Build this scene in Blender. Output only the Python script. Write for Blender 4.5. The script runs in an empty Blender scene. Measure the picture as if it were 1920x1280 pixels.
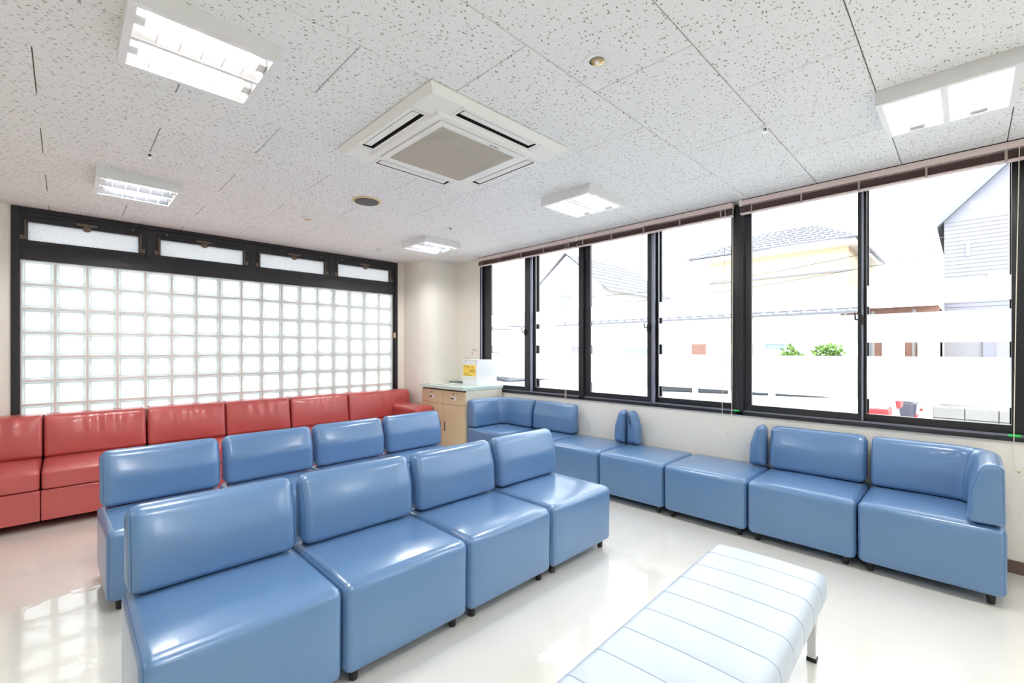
import bpy, bmesh, math, random
from mathutils import Vector, Matrix
random.seed(7)
PI = math.pi
sc = bpy.context.scene
C = sc.collection

# ------------------------------------------------------------------ camera, world, exposure
H = 1.284                      # eye height
ZC = 2.4627                    # ceiling height
WX = 3.87                      # window wall
GY = 5.49                      # glass block wall
cam_d = bpy.data.cameras.new('camera'); cam = bpy.data.objects.new('camera', cam_d); C.objects.link(cam)
cam.location = (0, 0, H)
cam.rotation_euler = (PI / 2, 0, math.radians(45.24) - PI / 2)
cam_d.sensor_width = 36.0
cam_d.lens = 846.5 / 1920 * 36
cam_d.shift_y = 14.7 / 1920
cam_d.clip_end = 300
sc.camera = cam

world = bpy.data.worlds.new('overcast_sky'); sc.world = world; world.use_nodes = True
bg = world.node_tree.nodes['Background']
bg.inputs[0].default_value = (0.93, 0.965, 1.0, 1); bg.inputs[1].default_value = 2.7
sc.view_settings.view_transform = 'Standard'; sc.view_settings.look = 'None'
sc.view_settings.gamma = 1.0; sc.view_settings.use_curve_mapping = False
sc.view_settings.exposure = 1.58
LAMP = 80.0
cy = sc.cycles
cy.max_bounces = 8; cy.diffuse_bounces = 5; cy.glossy_bounces = 3; cy.transmission_bounces = 5
cy.transparent_max_bounces = 16; cy.use_adaptive_sampling = True; cy.adaptive_threshold = .03; cy.sample_clamp_indirect = 12; cy.caustics_reflective = False; cy.caustics_refractive = False
cy.blur_glossy = 0.5; cy.use_light_tree = False

# ------------------------------------------------------------------ helpers
def col(r, g, b):              # sRGB 0..255 -> linear
    f = lambda c: (c / 255 / 12.92) if c / 255 <= .04045 else ((c / 255 + .055) / 1.055) ** 2.4
    return (f(r), f(g), f(b), 1)
MATS = {}
def mat(name, base=(.8, .8, .8, 1), rough=.5, metal=0, spec=.5, coat=0, coat_rough=.1, bump=None, vary=None, emit=None):
    m = bpy.data.materials.new(name); m.use_nodes = True; MATS[name] = m
    nt = m.node_tree; b = nt.nodes['Principled BSDF']
    b.inputs['Base Color'].default_value = base; b.inputs['Roughness'].default_value = rough
    b.inputs['Metallic'].default_value = metal; b.inputs['Specular IOR Level'].default_value = spec
    b.inputs['Coat Weight'].default_value = coat; b.inputs['Coat Roughness'].default_value = coat_rough
    if emit: b.inputs['Emission Color'].default_value = emit[0]; b.inputs['Emission Strength'].default_value = emit[1]
    if vary or bump:
        tc = nt.nodes.new('ShaderNodeNewGeometry')
    if vary:                   # (scale vec, amount): mild mottling of the colour
        mp = nt.nodes.new('ShaderNodeMapping'); mp.inputs['Scale'].default_value = vary[0]
        nz = nt.nodes.new('ShaderNodeTexNoise'); nz.inputs['Scale'].default_value = 1; nz.inputs['Detail'].default_value = 4
        mx = nt.nodes.new('ShaderNodeMix'); mx.data_type = 'RGBA'
        mx.inputs[6].default_value = [c * (1 - vary[1]) for c in base[:3]] + [1]
        mx.inputs[7].default_value = [min(1, c * (1 + vary[1])) for c in base[:3]] + [1]
        nt.links.new(tc.outputs['Position'], mp.inputs[0]); nt.links.new(mp.outputs[0], nz.inputs['Vector'])
        nt.links.new(nz.outputs[0], mx.inputs[0]); nt.links.new(mx.outputs[2], b.inputs['Base Color'])
    if bump:                   # (scale vec, strength, distance)
        mp2 = nt.nodes.new('ShaderNodeMapping'); mp2.inputs['Scale'].default_value = bump[0]
        nz2 = nt.nodes.new('ShaderNodeTexNoise'); nz2.inputs['Scale'].default_value = 1; nz2.inputs['Detail'].default_value = 3
        bp = nt.nodes.new('ShaderNodeBump'); bp.inputs['Strength'].default_value = bump[1]; bp.inputs['Distance'].default_value = bump[2]
        nt.links.new(tc.outputs['Position'], mp2.inputs[0]); nt.links.new(mp2.outputs[0], nz2.inputs['Vector'])
        nt.links.new(nz2.outputs[0], bp.inputs['Height']); nt.links.new(bp.outputs[0], b.inputs['Normal'])
        if coat: nt.links.new(bp.outputs[0], b.inputs['Coat Normal'])
    return m

mat('blue_vinyl', col(94, 130, 172), .34, spec=.5, coat=.5, coat_rough=.16, bump=((140, 140, 140), .06, .002), vary=((3, 3, 5), .06))
mat('pale_blue_vinyl', col(192, 203, 216), .38, coat=.1, coat_rough=.2, bump=((160, 160, 160), .05, .002), vary=((4, 4, 4), .03))
mat('pale_blue_seam', col(96, 140, 172), .6)
mat('blue_seam', col(66, 106, 155), .4)
mat('red_vinyl', col(180, 78, 76), .34, coat=.4, coat_rough=.15, bump=((120, 120, 120), .06, .002), vary=((3, 3, 5), .06))
mat('red_seam', col(120, 45, 45), .5)
mat('black_plastic', col(22, 22, 24), .4)
mat('black_aluminium', col(34, 35, 40), .34, spec=.5)
mat('grey_aluminium', col(150, 155, 172), .35, metal=.6)
mat('bronze_metal', col(118, 104, 92), .45, metal=.5)
mat('chrome', col(225, 225, 225), .22, metal=.9)
mat('white_metal', col(238, 238, 238), .4)
mat('lamp_reflector', col(222, 222, 225), .25, metal=1)
mat('ac_plastic', col(245, 244, 239), .45)
mat('ac_grille', col(205, 198, 186), .6)
mat('ac_dark', col(36, 33, 32), .7)
mat('cream_plastic', col(226, 205, 160), .45)
mat('white_plastic', col(240, 240, 238), .4)
mat('speaker_mesh', col(104, 101, 102), .75, bump=((500, 500, 500), .5, .001))
mat('gold_reflector', col(226, 196, 140), .15, metal=.9)
mat('lamp_glass', col(240, 236, 228), .1)
mat('pink_rail', col(238, 218, 216), .5)
mat('cord', col(236, 226, 205), .7)
mat('ladder_tape', col(176, 164, 156), .8)
mat('green_plastic', col(40, 200, 90), .35)
mat('cabinet_beige', col(214, 194, 160), .45, vary=((2, 2, 6), .02))
mat('cabinet_side', col(233, 226, 208), .5)
mat('mint_laminate', col(205, 224, 216), .35)
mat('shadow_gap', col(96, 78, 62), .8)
mat('paper', col(246, 246, 244), .7)
mat('paper_cream', col(244, 240, 230), .7)
mat('yellow_paper', col(250, 214, 90), .7)
mat('ink', col(40, 38, 36), .7)
mat('ink_grey', col(120, 118, 116), .7)
mat('ink_red', col(216, 96, 84), .7)
mat('acrylic_white', col(243, 243, 245), .25)
mat('skirting_brown', col(104, 84, 76), .5)
mat('mortar', col(226, 220, 216), .85)
mat('ceiling_board', col(150, 128, 100), .9)
mat('floor_vinyl', col(235, 232, 223), .2, coat=1.0, coat_rough=.02, bump=((5, 5, 5), .12, .012), vary=((1.2, 5, 1), .035))
mat('wallpaper', col(245, 240, 230), .8, bump=((160, 160, 9), .35, .003), vary=((90, 90, 4), .012))
mat('plain_wall', col(245, 241, 232), .8)
# outdoors
mat('asphalt', col(150, 150, 150), .9, vary=((3, 3, 3), .08))
mat('white_stucco', col(236, 234, 230), .8)
mat('cream_stucco', col(206, 182, 150), .8)
mat('grey_siding', col(122, 122, 133), .7)
mat('grey_brick', col(132, 132, 135), .8, vary=((2, 2, 14), .12))
mat('roof_tile', col(108, 110, 117), .6)
mat('timber', col(126, 92, 80), .7, vary=((1, 14, 1), .15))
mat('concrete', col(126, 125, 122), .9, vary=((8, 8, 8), .1))
mat('leaf', col(86, 118, 46), .6, vary=((9, 9, 9), .25))
mat('bark', col(110, 90, 70), .8)
mat('outdoor_glass', col(120, 136, 150), .12)
mat('car_white', col(238, 238, 240), .25, coat=.5)
mat('car_dark', col(58, 58, 70), .25, coat=.5)
mat('car_grey', col(112, 110, 122), .25, coat=.5)
mat('car_glass', col(40, 46, 52), .1)
mat('tail_lamp', col(206, 38, 44), .2)
mat('tyre', col(40, 40, 42), .8)
mat('cable', col(60, 60, 64), .7)

def node_mat(name, fn):
    m = bpy.data.materials.new(name); m.use_nodes = True; nt = m.node_tree; nt.nodes.clear()
    out = nt.nodes.new('ShaderNodeOutputMaterial'); nt.links.new(fn(nt), out.inputs[0]); MATS[name] = m
def clear_glass(tint, fac):
    def fn(nt):
        t = nt.nodes.new('ShaderNodeBsdfTransparent'); t.inputs[0].default_value = tint
        g = nt.nodes.new('ShaderNodeBsdfGlossy'); g.inputs['Roughness'].default_value = .0
        fr = nt.nodes.new('ShaderNodeFresnel'); fr.inputs[0].default_value = 1.25
        mul = nt.nodes.new('ShaderNodeMath'); mul.operation = 'MULTIPLY'; mul.inputs[1].default_value = fac
        nt.links.new(fr.outputs[0], mul.inputs[0])
        mx = nt.nodes.new('ShaderNodeMixShader'); nt.links.new(mul.outputs[0], mx.inputs[0])
        nt.links.new(t.outputs[0], mx.inputs[1]); nt.links.new(g.outputs[0], mx.inputs[2]); return mx.outputs[0]
    return fn
node_mat('window_glass', clear_glass((.97, .98, .98, 1), .6))
def frosted(transp, c, wave=None):
    def fn(nt):
        t = nt.nodes.new('ShaderNodeBsdfTransparent'); t.inputs[0].default_value = (.98, .99, .985, 1)
        tl = nt.nodes.new('ShaderNodeBsdfTranslucent'); tl.inputs[0].default_value = c
        df = nt.nodes.new('ShaderNodeBsdfDiffuse'); df.inputs[0].default_value = c
        g = nt.nodes.new('ShaderNodeBsdfGlossy'); g.inputs['Roughness'].default_value = .12
        m0 = nt.nodes.new('ShaderNodeMixShader'); m0.inputs[0].default_value = .2
        nt.links.new(tl.outputs[0], m0.inputs[1]); nt.links.new(df.outputs[0], m0.inputs[2])
        m1 = nt.nodes.new('ShaderNodeMixShader'); m1.inputs[0].default_value = transp
        nt.links.new(m0.outputs[0], m1.inputs[1]); nt.links.new(t.outputs[0], m1.inputs[2])
        m2 = nt.nodes.new('ShaderNodeMixShader'); m2.inputs[0].default_value = .05
        nt.links.new(m1.outputs[0], m2.inputs[1]); nt.links.new(g.outputs[0], m2.inputs[2])
        if wave:
            geo = nt.nodes.new('ShaderNodeNewGeometry'); mp = nt.nodes.new('ShaderNodeMapping'); mp.inputs['Scale'].default_value = wave
            nz = nt.nodes.new('ShaderNodeTexNoise'); nz.inputs['Detail'].default_value = 2; nz.inputs['Scale'].default_value = 1
            rp = nt.nodes.new('ShaderNodeMapRange'); rp.inputs[1].default_value = .35; rp.inputs[2].default_value = .65
            rp.inputs[3].default_value = transp - .18; rp.inputs[4].default_value = transp + .12
            nt.links.new(geo.outputs['Position'], mp.inputs[0]); nt.links.new(mp.outputs[0], nz.inputs['Vector'])
            nt.links.new(nz.outputs[0], rp.inputs[0]); nt.links.new(rp.outputs[0], m1.inputs[0])
        return m2.outputs[0]
    return fn
node_mat('frosted_film', frosted(.12, (.95, .96, .97, 1)))
node_mat('block_face', frosted(.26, (.80, .82, .82, 1), (9, 9, 55)))
node_mat('block_rim', frosted(.03, (.56, .62, .60, 1)))
node_mat('wired_glass', frosted(.05, (.56, .565, .57, 1)))
def slat_fn(nt):
    d = nt.nodes.new('ShaderNodeBsdfDiffuse'); d.inputs[0].default_value = col(186, 164, 164)
    t = nt.nodes.new('ShaderNodeBsdfTranslucent'); t.inputs[0].default_value = col(222, 202, 200)
    m = nt.nodes.new('ShaderNodeMixShader'); m.inputs[0].default_value = .55
    nt.links.new(d.outputs[0], m.inputs[1]); nt.links.new(t.outputs[0], m.inputs[2]); return m.outputs[0]
node_mat('blind_slat', slat_fn)
def tube_fn(nt):
    e = nt.nodes.new('ShaderNodeEmission'); e.inputs[0].default_value = (1, .99, .97, 1); e.inputs[1].default_value = LAMP
    return e.outputs[0]
node_mat('lit_tube', tube_fn)
def fissured(nt):              # mineral fibre ceiling tile: short dark worm-shaped pits on off-white
    b = nt.nodes.new('ShaderNodeBsdfPrincipled'); b.inputs['Roughness'].default_value = .9; b.inputs['Specular IOR Level'].default_value = .15
    geo = nt.nodes.new('ShaderNodeNewGeometry')
    def layer(scale, thr, seed, warp, gate, rot):
        mr = nt.nodes.new('ShaderNodeMapping'); mr.inputs['Rotation'].default_value = (0, 0, rot)
        mp = nt.nodes.new('ShaderNodeMapping'); mp.inputs['Scale'].default_value = scale; mp.inputs['Location'].default_value = (seed, seed * 1.7, 0)
        nz = nt.nodes.new('ShaderNodeTexNoise'); nz.inputs['Scale'].default_value = warp; nz.inputs['Detail'].default_value = 1
        ad = nt.nodes.new('ShaderNodeVectorMath'); ad.operation = 'MULTIPLY_ADD'; ad.inputs[1].default_value = (.005, .007, 0)
        nt.links.new(geo.outputs['Position'], nz.inputs['Vector'])
        nt.links.new(nz.outputs['Color'], ad.inputs[0]); nt.links.new(geo.outputs['Position'], ad.inputs[2])
        nt.links.new(ad.outputs[0], mr.inputs[0]); nt.links.new(mr.outputs[0], mp.inputs[0])
        vo = nt.nodes.new('ShaderNodeTexVoronoi'); vo.voronoi_dimensions = '2D'; vo.inputs['Scale'].default_value = 1
        nt.links.new(mp.outputs[0], vo.inputs['Vector'])
        sp = nt.nodes.new('ShaderNodeSeparateColor'); nt.links.new(vo.outputs['Color'], sp.inputs[0])
        th = nt.nodes.new('ShaderNodeMapRange'); th.inputs[1].default_value = gate; th.inputs[2].default_value = 1; th.inputs[3].default_value = 0; th.inputs[4].default_value = thr; nt.links.new(sp.outputs[0], th.inputs[0])
        lt = nt.nodes.new('ShaderNodeMath'); lt.operation = 'LESS_THAN'; nt.links.new(vo.outputs['Distance'], lt.inputs[0]); nt.links.new(th.outputs[0], lt.inputs[1])
        return lt.outputs[0]
    a = layer((34, 92, 1), .235, 3.1, 110, .66, .42); a2 = layer((34, 92, 1), .235, 17.3, 110, .66, -.3); c = layer((80, 80, 1), .13, 9.7, 40, .5, .8)
    mx0 = nt.nodes.new('ShaderNodeMath'); mx0.operation = 'MAXIMUM'; nt.links.new(a, mx0.inputs[0]); nt.links.new(a2, mx0.inputs[1])
    mx = nt.nodes.new('ShaderNodeMath'); mx.operation = 'MAXIMUM'; nt.links.new(mx0.outputs[0], mx.inputs[0]); nt.links.new(c, mx.inputs[1])
    mc = nt.nodes.new('ShaderNodeMix'); mc.data_type = 'RGBA'; mc.inputs[6].default_value = col(243, 243, 242); mc.inputs[7].default_value = col(156, 146, 130)
    nt.links.new(mx.outputs[0], mc.inputs[0]); nt.links.new(mc.outputs[2], b.inputs['Base Color'])
    return b.outputs[0]
node_mat('ceiling_tile', fissured)

def tag(o, label=None, cat=None, group=None, kind=None):
    if label: o['label'] = label
    if cat: o['category'] = cat
    if group: o['group'] = group
    if kind: o['kind'] = kind
    return o
def wloc(o):
    v = Vector((0, 0, 0))
    while o: v = v + o.location; o = o.parent
    return v
def thing(name, label, cat, loc, rz=0, group=None):
    o = bpy.data.objects.new(name, None); C.objects.link(o); o.location = loc; o.rotation_euler = (0, 0, rz)
    o.empty_display_size = .1
    return tag(o, label, cat, group)
class MB:
    def __init__(s): s.v = []; s.f = []; s.m = []
    def face(s, pts, mi=0):
        n = len(s.v); s.v += [tuple(p) for p in pts]; s.f.append(tuple(range(n, n + len(pts)))); s.m.append(mi); return s
    def box(s, a, b, mi=0):
        x0, y0, z0 = (min(a[i], b[i]) for i in range(3)); x1, y1, z1 = (max(a[i], b[i]) for i in range(3)); n = len(s.v)
        s.v += [(x0, y0, z0), (x1, y0, z0), (x1, y1, z0), (x0, y1, z0), (x0, y0, z1), (x1, y0, z1), (x1, y1, z1), (x0, y1, z1)]
        for q in ((3, 2, 1, 0), (4, 5, 6, 7), (0, 1, 5, 4), (1, 2, 6, 5), (2, 3, 7, 6), (3, 0, 4, 7)):
            s.f.append(tuple(n + i for i in q)); s.m.append(mi)
        return s
    def hexa(s, lo, hi, mi=0):  # lo, hi: four points each (counter-clockwise from above)
        n = len(s.v); s.v += [tuple(p) for p in lo] + [tuple(p) for p in hi]
        for q in ((3, 2, 1, 0), (4, 5, 6, 7), (0, 1, 5, 4), (1, 2, 6, 5), (2, 3, 7, 6), (3, 0, 4, 7)):
            s.f.append(tuple(n + i for i in q)); s.m.append(mi)
        return s
    def tube(s, pts, r, k=6, closed=False, caps=True, mi=0):
        pts = [Vector(p) for p in pts]; n0 = len(s.v); N = len(pts); up = None
        for i, p in enumerate(pts):
            a = pts[i - 1] if (i or closed) else p; b = pts[(i + 1) % N] if (i < N - 1 or closed) else p
            t = (b - a).normalized()
            if up is None: up = t.orthogonal().normalized()
            up = (up - t * up.dot(t))
            up = up.normalized() if up.length > 1e-6 else t.orthogonal().normalized()
            w = t.cross(up); rr = r[i] if isinstance(r, (list, tuple)) else r
            for j in range(k):
                q = p + up * (rr * math.cos(2 * PI * j / k)) + w * (rr * math.sin(2 * PI * j / k)); s.v.append(tuple(q))
        for i in range(N if closed else N - 1):
            for j in range(k):
                a = n0 + i * k + j; b = n0 + i * k + (j + 1) % k; c = n0 + ((i + 1) % N) * k + (j + 1) % k; d = n0 + ((i + 1) % N) * k + j
                s.f.append((a, b, c, d)); s.m.append(mi)
        if caps and not closed:
            s.f.append(tuple(n0 + j for j in reversed(range(k)))); s.m.append(mi)
            s.f.append(tuple(n0 + (N - 1) * k + j for j in range(k))); s.m.append(mi)
        return s
    def lathe(s, prof, c, k=24, mi=0):  # prof [(r, z)] about vertical axis at c
        n0 = len(s.v)
        for r, z in prof:
            for j in range(k): s.v.append((c[0] + r * math.cos(2 * PI * j / k), c[1] + r * math.sin(2 * PI * j / k), c[2] + z))
        for i in range(len(prof) - 1):
            for j in range(k):
                s.f.append((n0 + i * k + j, n0 + i * k + (j + 1) % k, n0 + (i + 1) * k + (j + 1) % k, n0 + (i + 1) * k + j)); s.m.append(mi)
        s.f.append(tuple(n0 + j for j in reversed(range(k)))); s.m.append(mi)
        s.f.append(tuple(n0 + (len(prof) - 1) * k + j for j in range(k))); s.m.append(mi)
        return s
    def mesh(s, name, mats, smooth=None, off=(0, 0, 0), bevel=0):
        me = bpy.data.meshes.new(name)
        me.from_pydata([(x - off[0], y - off[1], z - off[2]) for x, y, z in s.v], [], s.f)
        for m in ([mats] if isinstance(mats, str) else mats): me.materials.append(MATS[m])
        for p, i in zip(me.polygons, s.m): p.material_index = i
        bm = bmesh.new(); bm.from_mesh(me)
        bmesh.ops.remove_doubles(bm, verts=bm.verts, dist=1e-6)
        if bevel: bmesh.ops.bevel(bm, geom=list(bm.edges), offset=bevel, segments=2, profile=.5, affect='EDGES', clamp_overlap=True)
        bmesh.ops.recalc_face_normals(bm, faces=bm.faces)
        bm.to_mesh(me); bm.free()
        if smooth is not None:
            for p in me.polygons: p.use_smooth = True
            me.set_sharp_from_angle(angle=math.radians(smooth))
        me.update(); return me
    def build(s, name, mats, parent=None, smooth=None, local=False, bevel=0):
        off = (0, 0, 0) if (local or parent is None) else tuple(wloc(parent))
        return link(name, s.mesh(name, mats, smooth, off, bevel), parent)
def link(name, me, parent=None, loc=(0, 0, 0), rz=0):
    o = bpy.data.objects.new(name, me); C.objects.link(o); o.parent = parent; o.location = loc; o.rotation_euler = (0, 0, rz); return o
def struct(name, mb, m, parent=None, smooth=None, **k):
    o = mb.build(name, m, parent, smooth, **k)
    if parent is None: o['kind'] = 'structure'
    return o
def single(name, mb, m, label, cat, group=None, smooth=None, bevel=0):
    # one-mesh thing, origin moved to its base centre
    xs = [v[0] for v in mb.v]; ys = [v[1] for v in mb.v]; zs = [v[2] for v in mb.v]
    c = ((min(xs) + max(xs)) / 2, (min(ys) + max(ys)) / 2, min(zs))
    o = link(name, mb.mesh(name, m, smooth, c, bevel), None, c); return tag(o, label, cat, group)
def copy_tree(o, parent=None):
    c = o.copy(); C.objects.link(c); c.parent = parent
    for ch in list(o.children): copy_tree(ch, c)
    return c

# rounded profile rings: poly = [(u, v, r)] convex, counter-clockwise
def ring(poly, d, ns=5, nsub=4):
    n = len(poly); P = [Vector((p[0], p[1])) for p in poly]
    E = []
    for i in range(n):
        t = (P[(i + 1) % n] - P[i]).normalized(); E.append((P[i] + Vector((-t.y, t.x)) * d, t))
    cor = []
    for i in range(n):
        a, ta = E[i - 1]; b, tb = E[i]
        den = ta.x * tb.y - ta.y * tb.x
        k = ((b.x - a.x) * tb.y - (b.y - a.y) * tb.x) / den
        cor.append((a + ta * k, ta, tb))
    arcs = []
    for i in range(n):
        p, ta, tb = cor[i]; r = max(poly[i][2] - d, .0015)
        ang = math.acos(max(-1, min(1, ta.dot(tb)))); tl = r * math.tan(ang / 2)
        s = p - ta * tl; cen = s + Vector((-ta.y, ta.x)) * r
        a0 = math.atan2(s.y - cen.y, s.x - cen.x)
        arcs.append([cen + Vector((math.cos(a0 + ang * j / ns), math.sin(a0 + ang * j / ns))) * r for j in range(ns + 1)])
    out = []
    for i in range(n):
        out += arcs[i]; e = arcs[i][-1]; f = arcs[(i + 1) % n][0]
        out += [e + (f - e) * (j / nsub) for j in range(1, nsub)]
    return [(q.x, q.y) for q in out]
def end_rings(L, re, ne=5, nl=6):
    st = []
    for j in range(ne + 1):
        a = PI / 2 * j / ne; st.append((-L / 2 + re - re * math.cos(a), re * (1 - math.sin(a))))
    for j in range(1, nl): st.append((-L / 2 + re + (L - 2 * re) * j / nl, 0))
    for j in range(ne + 1):
        a = PI / 2 * (1 - j / ne); st.append((L / 2 - re + re * math.cos(a), re * (1 - math.sin(a))))
    return st
def loft(mb, rings, mi=0):
    n0 = len(mb.v); k = len(rings[0])
    for r in rings: mb.v += [tuple(p) for p in r]
    for i in range(len(rings) - 1):
        for j in range(k):
            mb.f.append((n0 + i * k + j, n0 + i * k + (j + 1) % k, n0 + (i + 1) * k + (j + 1) % k, n0 + (i + 1) * k + j)); mb.m.append(mi)
    for e in (0, len(rings) - 1):
        c = len(mb.v); mb.v.append(tuple(sum((Vector(p) for p in rings[e]), Vector()) / k))
        for j in range(k):
            a, b = n0 + e * k + j, n0 + e * k + (j + 1) % k
            mb.f.append((c, b, a) if e == 0 else (c, a, b)); mb.m.append(mi)
    return mb
def pillow(poly, L, re, place, ns=5, nsub=5, nl=8, bulge=None):
    rings = []
    for s, d in end_rings(L, re, 5, nl):
        R = [place(s, u, v) for u, v in ring(poly, d, ns, nsub)]
        if bulge: R = [bulge(*p) for p in R]
        rings.append(R)
    return loft(MB(), rings)
def profile_loop(poly, s, d, place): return [place(s, u, v) for u, v in ring(poly, d, 5, 5)]

# ------------------------------------------------------------------ the room
XL, YB = -3.6, -3.2
struct('floor', MB().box((XL, YB, -.05), (WX + .02, GY + .1, 0)), 'floor_vinyl')
ceiling = struct('ceiling', MB().box((XL, YB, ZC + .012), (WX + .2, GY + .2, ZC + .05)), 'ceiling_board')
TS = .455; TX0, TY0 = -.091, .2952
tile_cache = {}
def tile_mesh(w, d):
    k = (round(w, 4), round(d, 4))
    if k not in tile_cache:
        g = .0019; c = .002; z0, z1 = 0, .011
        mb = MB(); a = [(g, g), (w - g, g), (w - g, d - g), (g, d - g)]; b = [(g + c, g + c), (w - g - c, g + c), (w - g - c, d - g - c), (g + c, d - g - c)]
        mb.hexa([(x, y, z0) for x, y in b], [(x, y, .003) for x, y in a]); mb.hexa([(x, y, .003) for x, y in a], [(x, y, z1) for x, y in a])
        tile_cache[k] = mb.mesh('ceiling_tile', 'ceiling_tile')
    return tile_cache[k]
for j in range(-8, 12):
    y0, y1 = TY0 + j * TS, TY0 + (j + 1) * TS
    y0c, y1c = max(y0, YB), min(y1, GY)
    if y1c - y0c < .03: continue
    off = (j + 1) % 2
    for i in range(-10 - 2 + off, 10, 2):
        x0, x1 = TX0 + i * TS, TX0 + (i + 2) * TS
        x0c, x1c = max(x0, XL), min(x1, WX)
        if x1c - x0c < .03: continue
        link('ceiling_tile', tile_mesh(x1c - x0c, y1c - y0c), ceiling, (x0c, y0c, ZC))

# glass block wall with black frame
FX0, FX1 = -.31, 3.235
BX0, BX1 = -.257, 3.166
BT = 2.028; NB = 17; NR = 7; BS = (BX1 - BX0) / NB
BB = BT - NR * BS
mw = MB().box((XL, GY, 0), (FX0, GY + .12, ZC + .01)).box((FX1, GY, 0), (WX + .12, GY + .12, ZC + .01)).box((FX0, GY, 0), (FX1, GY + .12, BB - .06))
wall_back = struct('wall_back', mw, 'wallpaper')
fr = thing('trim_1', 'tall black aluminium frame around the glass block panel and transom windows', None, (1.46, GY + .04, BB - .06)); fr['kind'] = 'structure'
FZ = ZC + .004
yf, yb = GY - .012, GY + .11
def fbox(name, a, b): return MB().box(a, b).build(name, 'black_aluminium', fr, bevel=.002)
fbox('jamb', (FX0, yf, BB - .06), (BX0 - .004, yb, FZ)); fbox('jamb', (BX1 + .026, yf, BB - .06), (FX1, yb, FZ))
fbox('inner_stop', (BX0 - .02, yf + .012, BB), (BX0 - .001, yb, BT)); fbox('inner_stop', (BX1 + .001, yf + .014, BB), (BX1 + .026, yb, 2.42))
fbox('head_rail', (BX0 - .004, yf, 2.425), (BX1 + .026, yb, FZ))
fbox('transom_rail', (BX0 - .004, yf + .004, BT + .001), (BX1 + .026, yb, 2.135))
fbox('sill_rail', (BX0 - .004, yf, BB - .06), (BX1 + .026, yb, BB - .001))
GX = [(-.215, .497), (.66, 1.368), (1.535, 2.238), (2.41, 3.11)]     # transom glass
for a, b in ((.497, .66), (1.368, 1.535), (2.238, 2.41)):
    m_ = (a + b) / 2; fbox('mullion', (m_ - .022, yf + .003, 2.135), (m_ + .022, yb, 2.425))
single('block_tag', MB().box((3.17, yf - .006, 1.44), (3.196, yf + .001, 1.51)), 'cream_plastic', 'small cream tag stuck on the right jamb of the black frame', 'tag')
# blocks and mortar
bl = thing('wall_glass_block', 'panel of square translucent glass blocks with pale joints under the black transom', None, ((BX0 + BX1) / 2, GY + .04, BB))
bl['kind'] = 'structure'
mo = MB(); jw = .0088; my0, my1 = GY + .008, GY + .085
for i in range(NB + 1):
    x = BX0 + i * BS; a = max(x - jw, BX0); b = min(x + jw, BX1); mo.box((a, my0, BB), (b, my1, BT))
for r in range(NR + 1):
    z = BB + r * BS; a = max(z - jw, BB); b = min(z + jw, BT)
    for i in range(NB): mo.box((BX0 + i * BS + jw, my0, a), (BX0 + (i + 1) * BS - jw, my1, b))
mo.build('mortar', 'mortar', bl)
hb = BS / 2 - jw
def block_mesh():
    mb = MB(); prof = [(0, .035), (hb, .03), (hb, .004), (hb - .005, 0), (hb - .014, 0), (hb - .018, .004), (hb - .021, .0035), (hb - .05, .0015)]
    loops = [[(-h, y, -h), (h, y, -h), (h, y, h), (-h, y, h)] for h, y in prof[1:]]
    back = [(-hb, .066, -hb), (hb, .066, -hb), (hb, .066, hb), (-hb, .066, hb)]
    for i in range(len(loops) - 1):
        for j in range(4):
            mb.face([loops[i][j], loops[i][(j + 1) % 4], loops[i + 1][(j + 1) % 4], loops[i + 1][j]], 1 if i < 4 else 0)
    mb.face(loops[-1], 0)
    for j in range(4): mb.face([back[j], back[(j + 1) % 4], loops[0][(j + 1) % 4], loops[0][j]], 1)
    mb.face(back[::-1], 0)
    return mb.mesh('glass_block', ['block_face', 'block_rim'], smooth=25)
bme = block_mesh(); wl = wloc(bl)
for r in range(NR):
    for i in range(NB):
        link('glass_block', bme, bl, (BX0 + (i + .5) * BS - wl.x, GY + .006 - wl.y, BB + (r + .5) * BS - wl.z))
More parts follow.
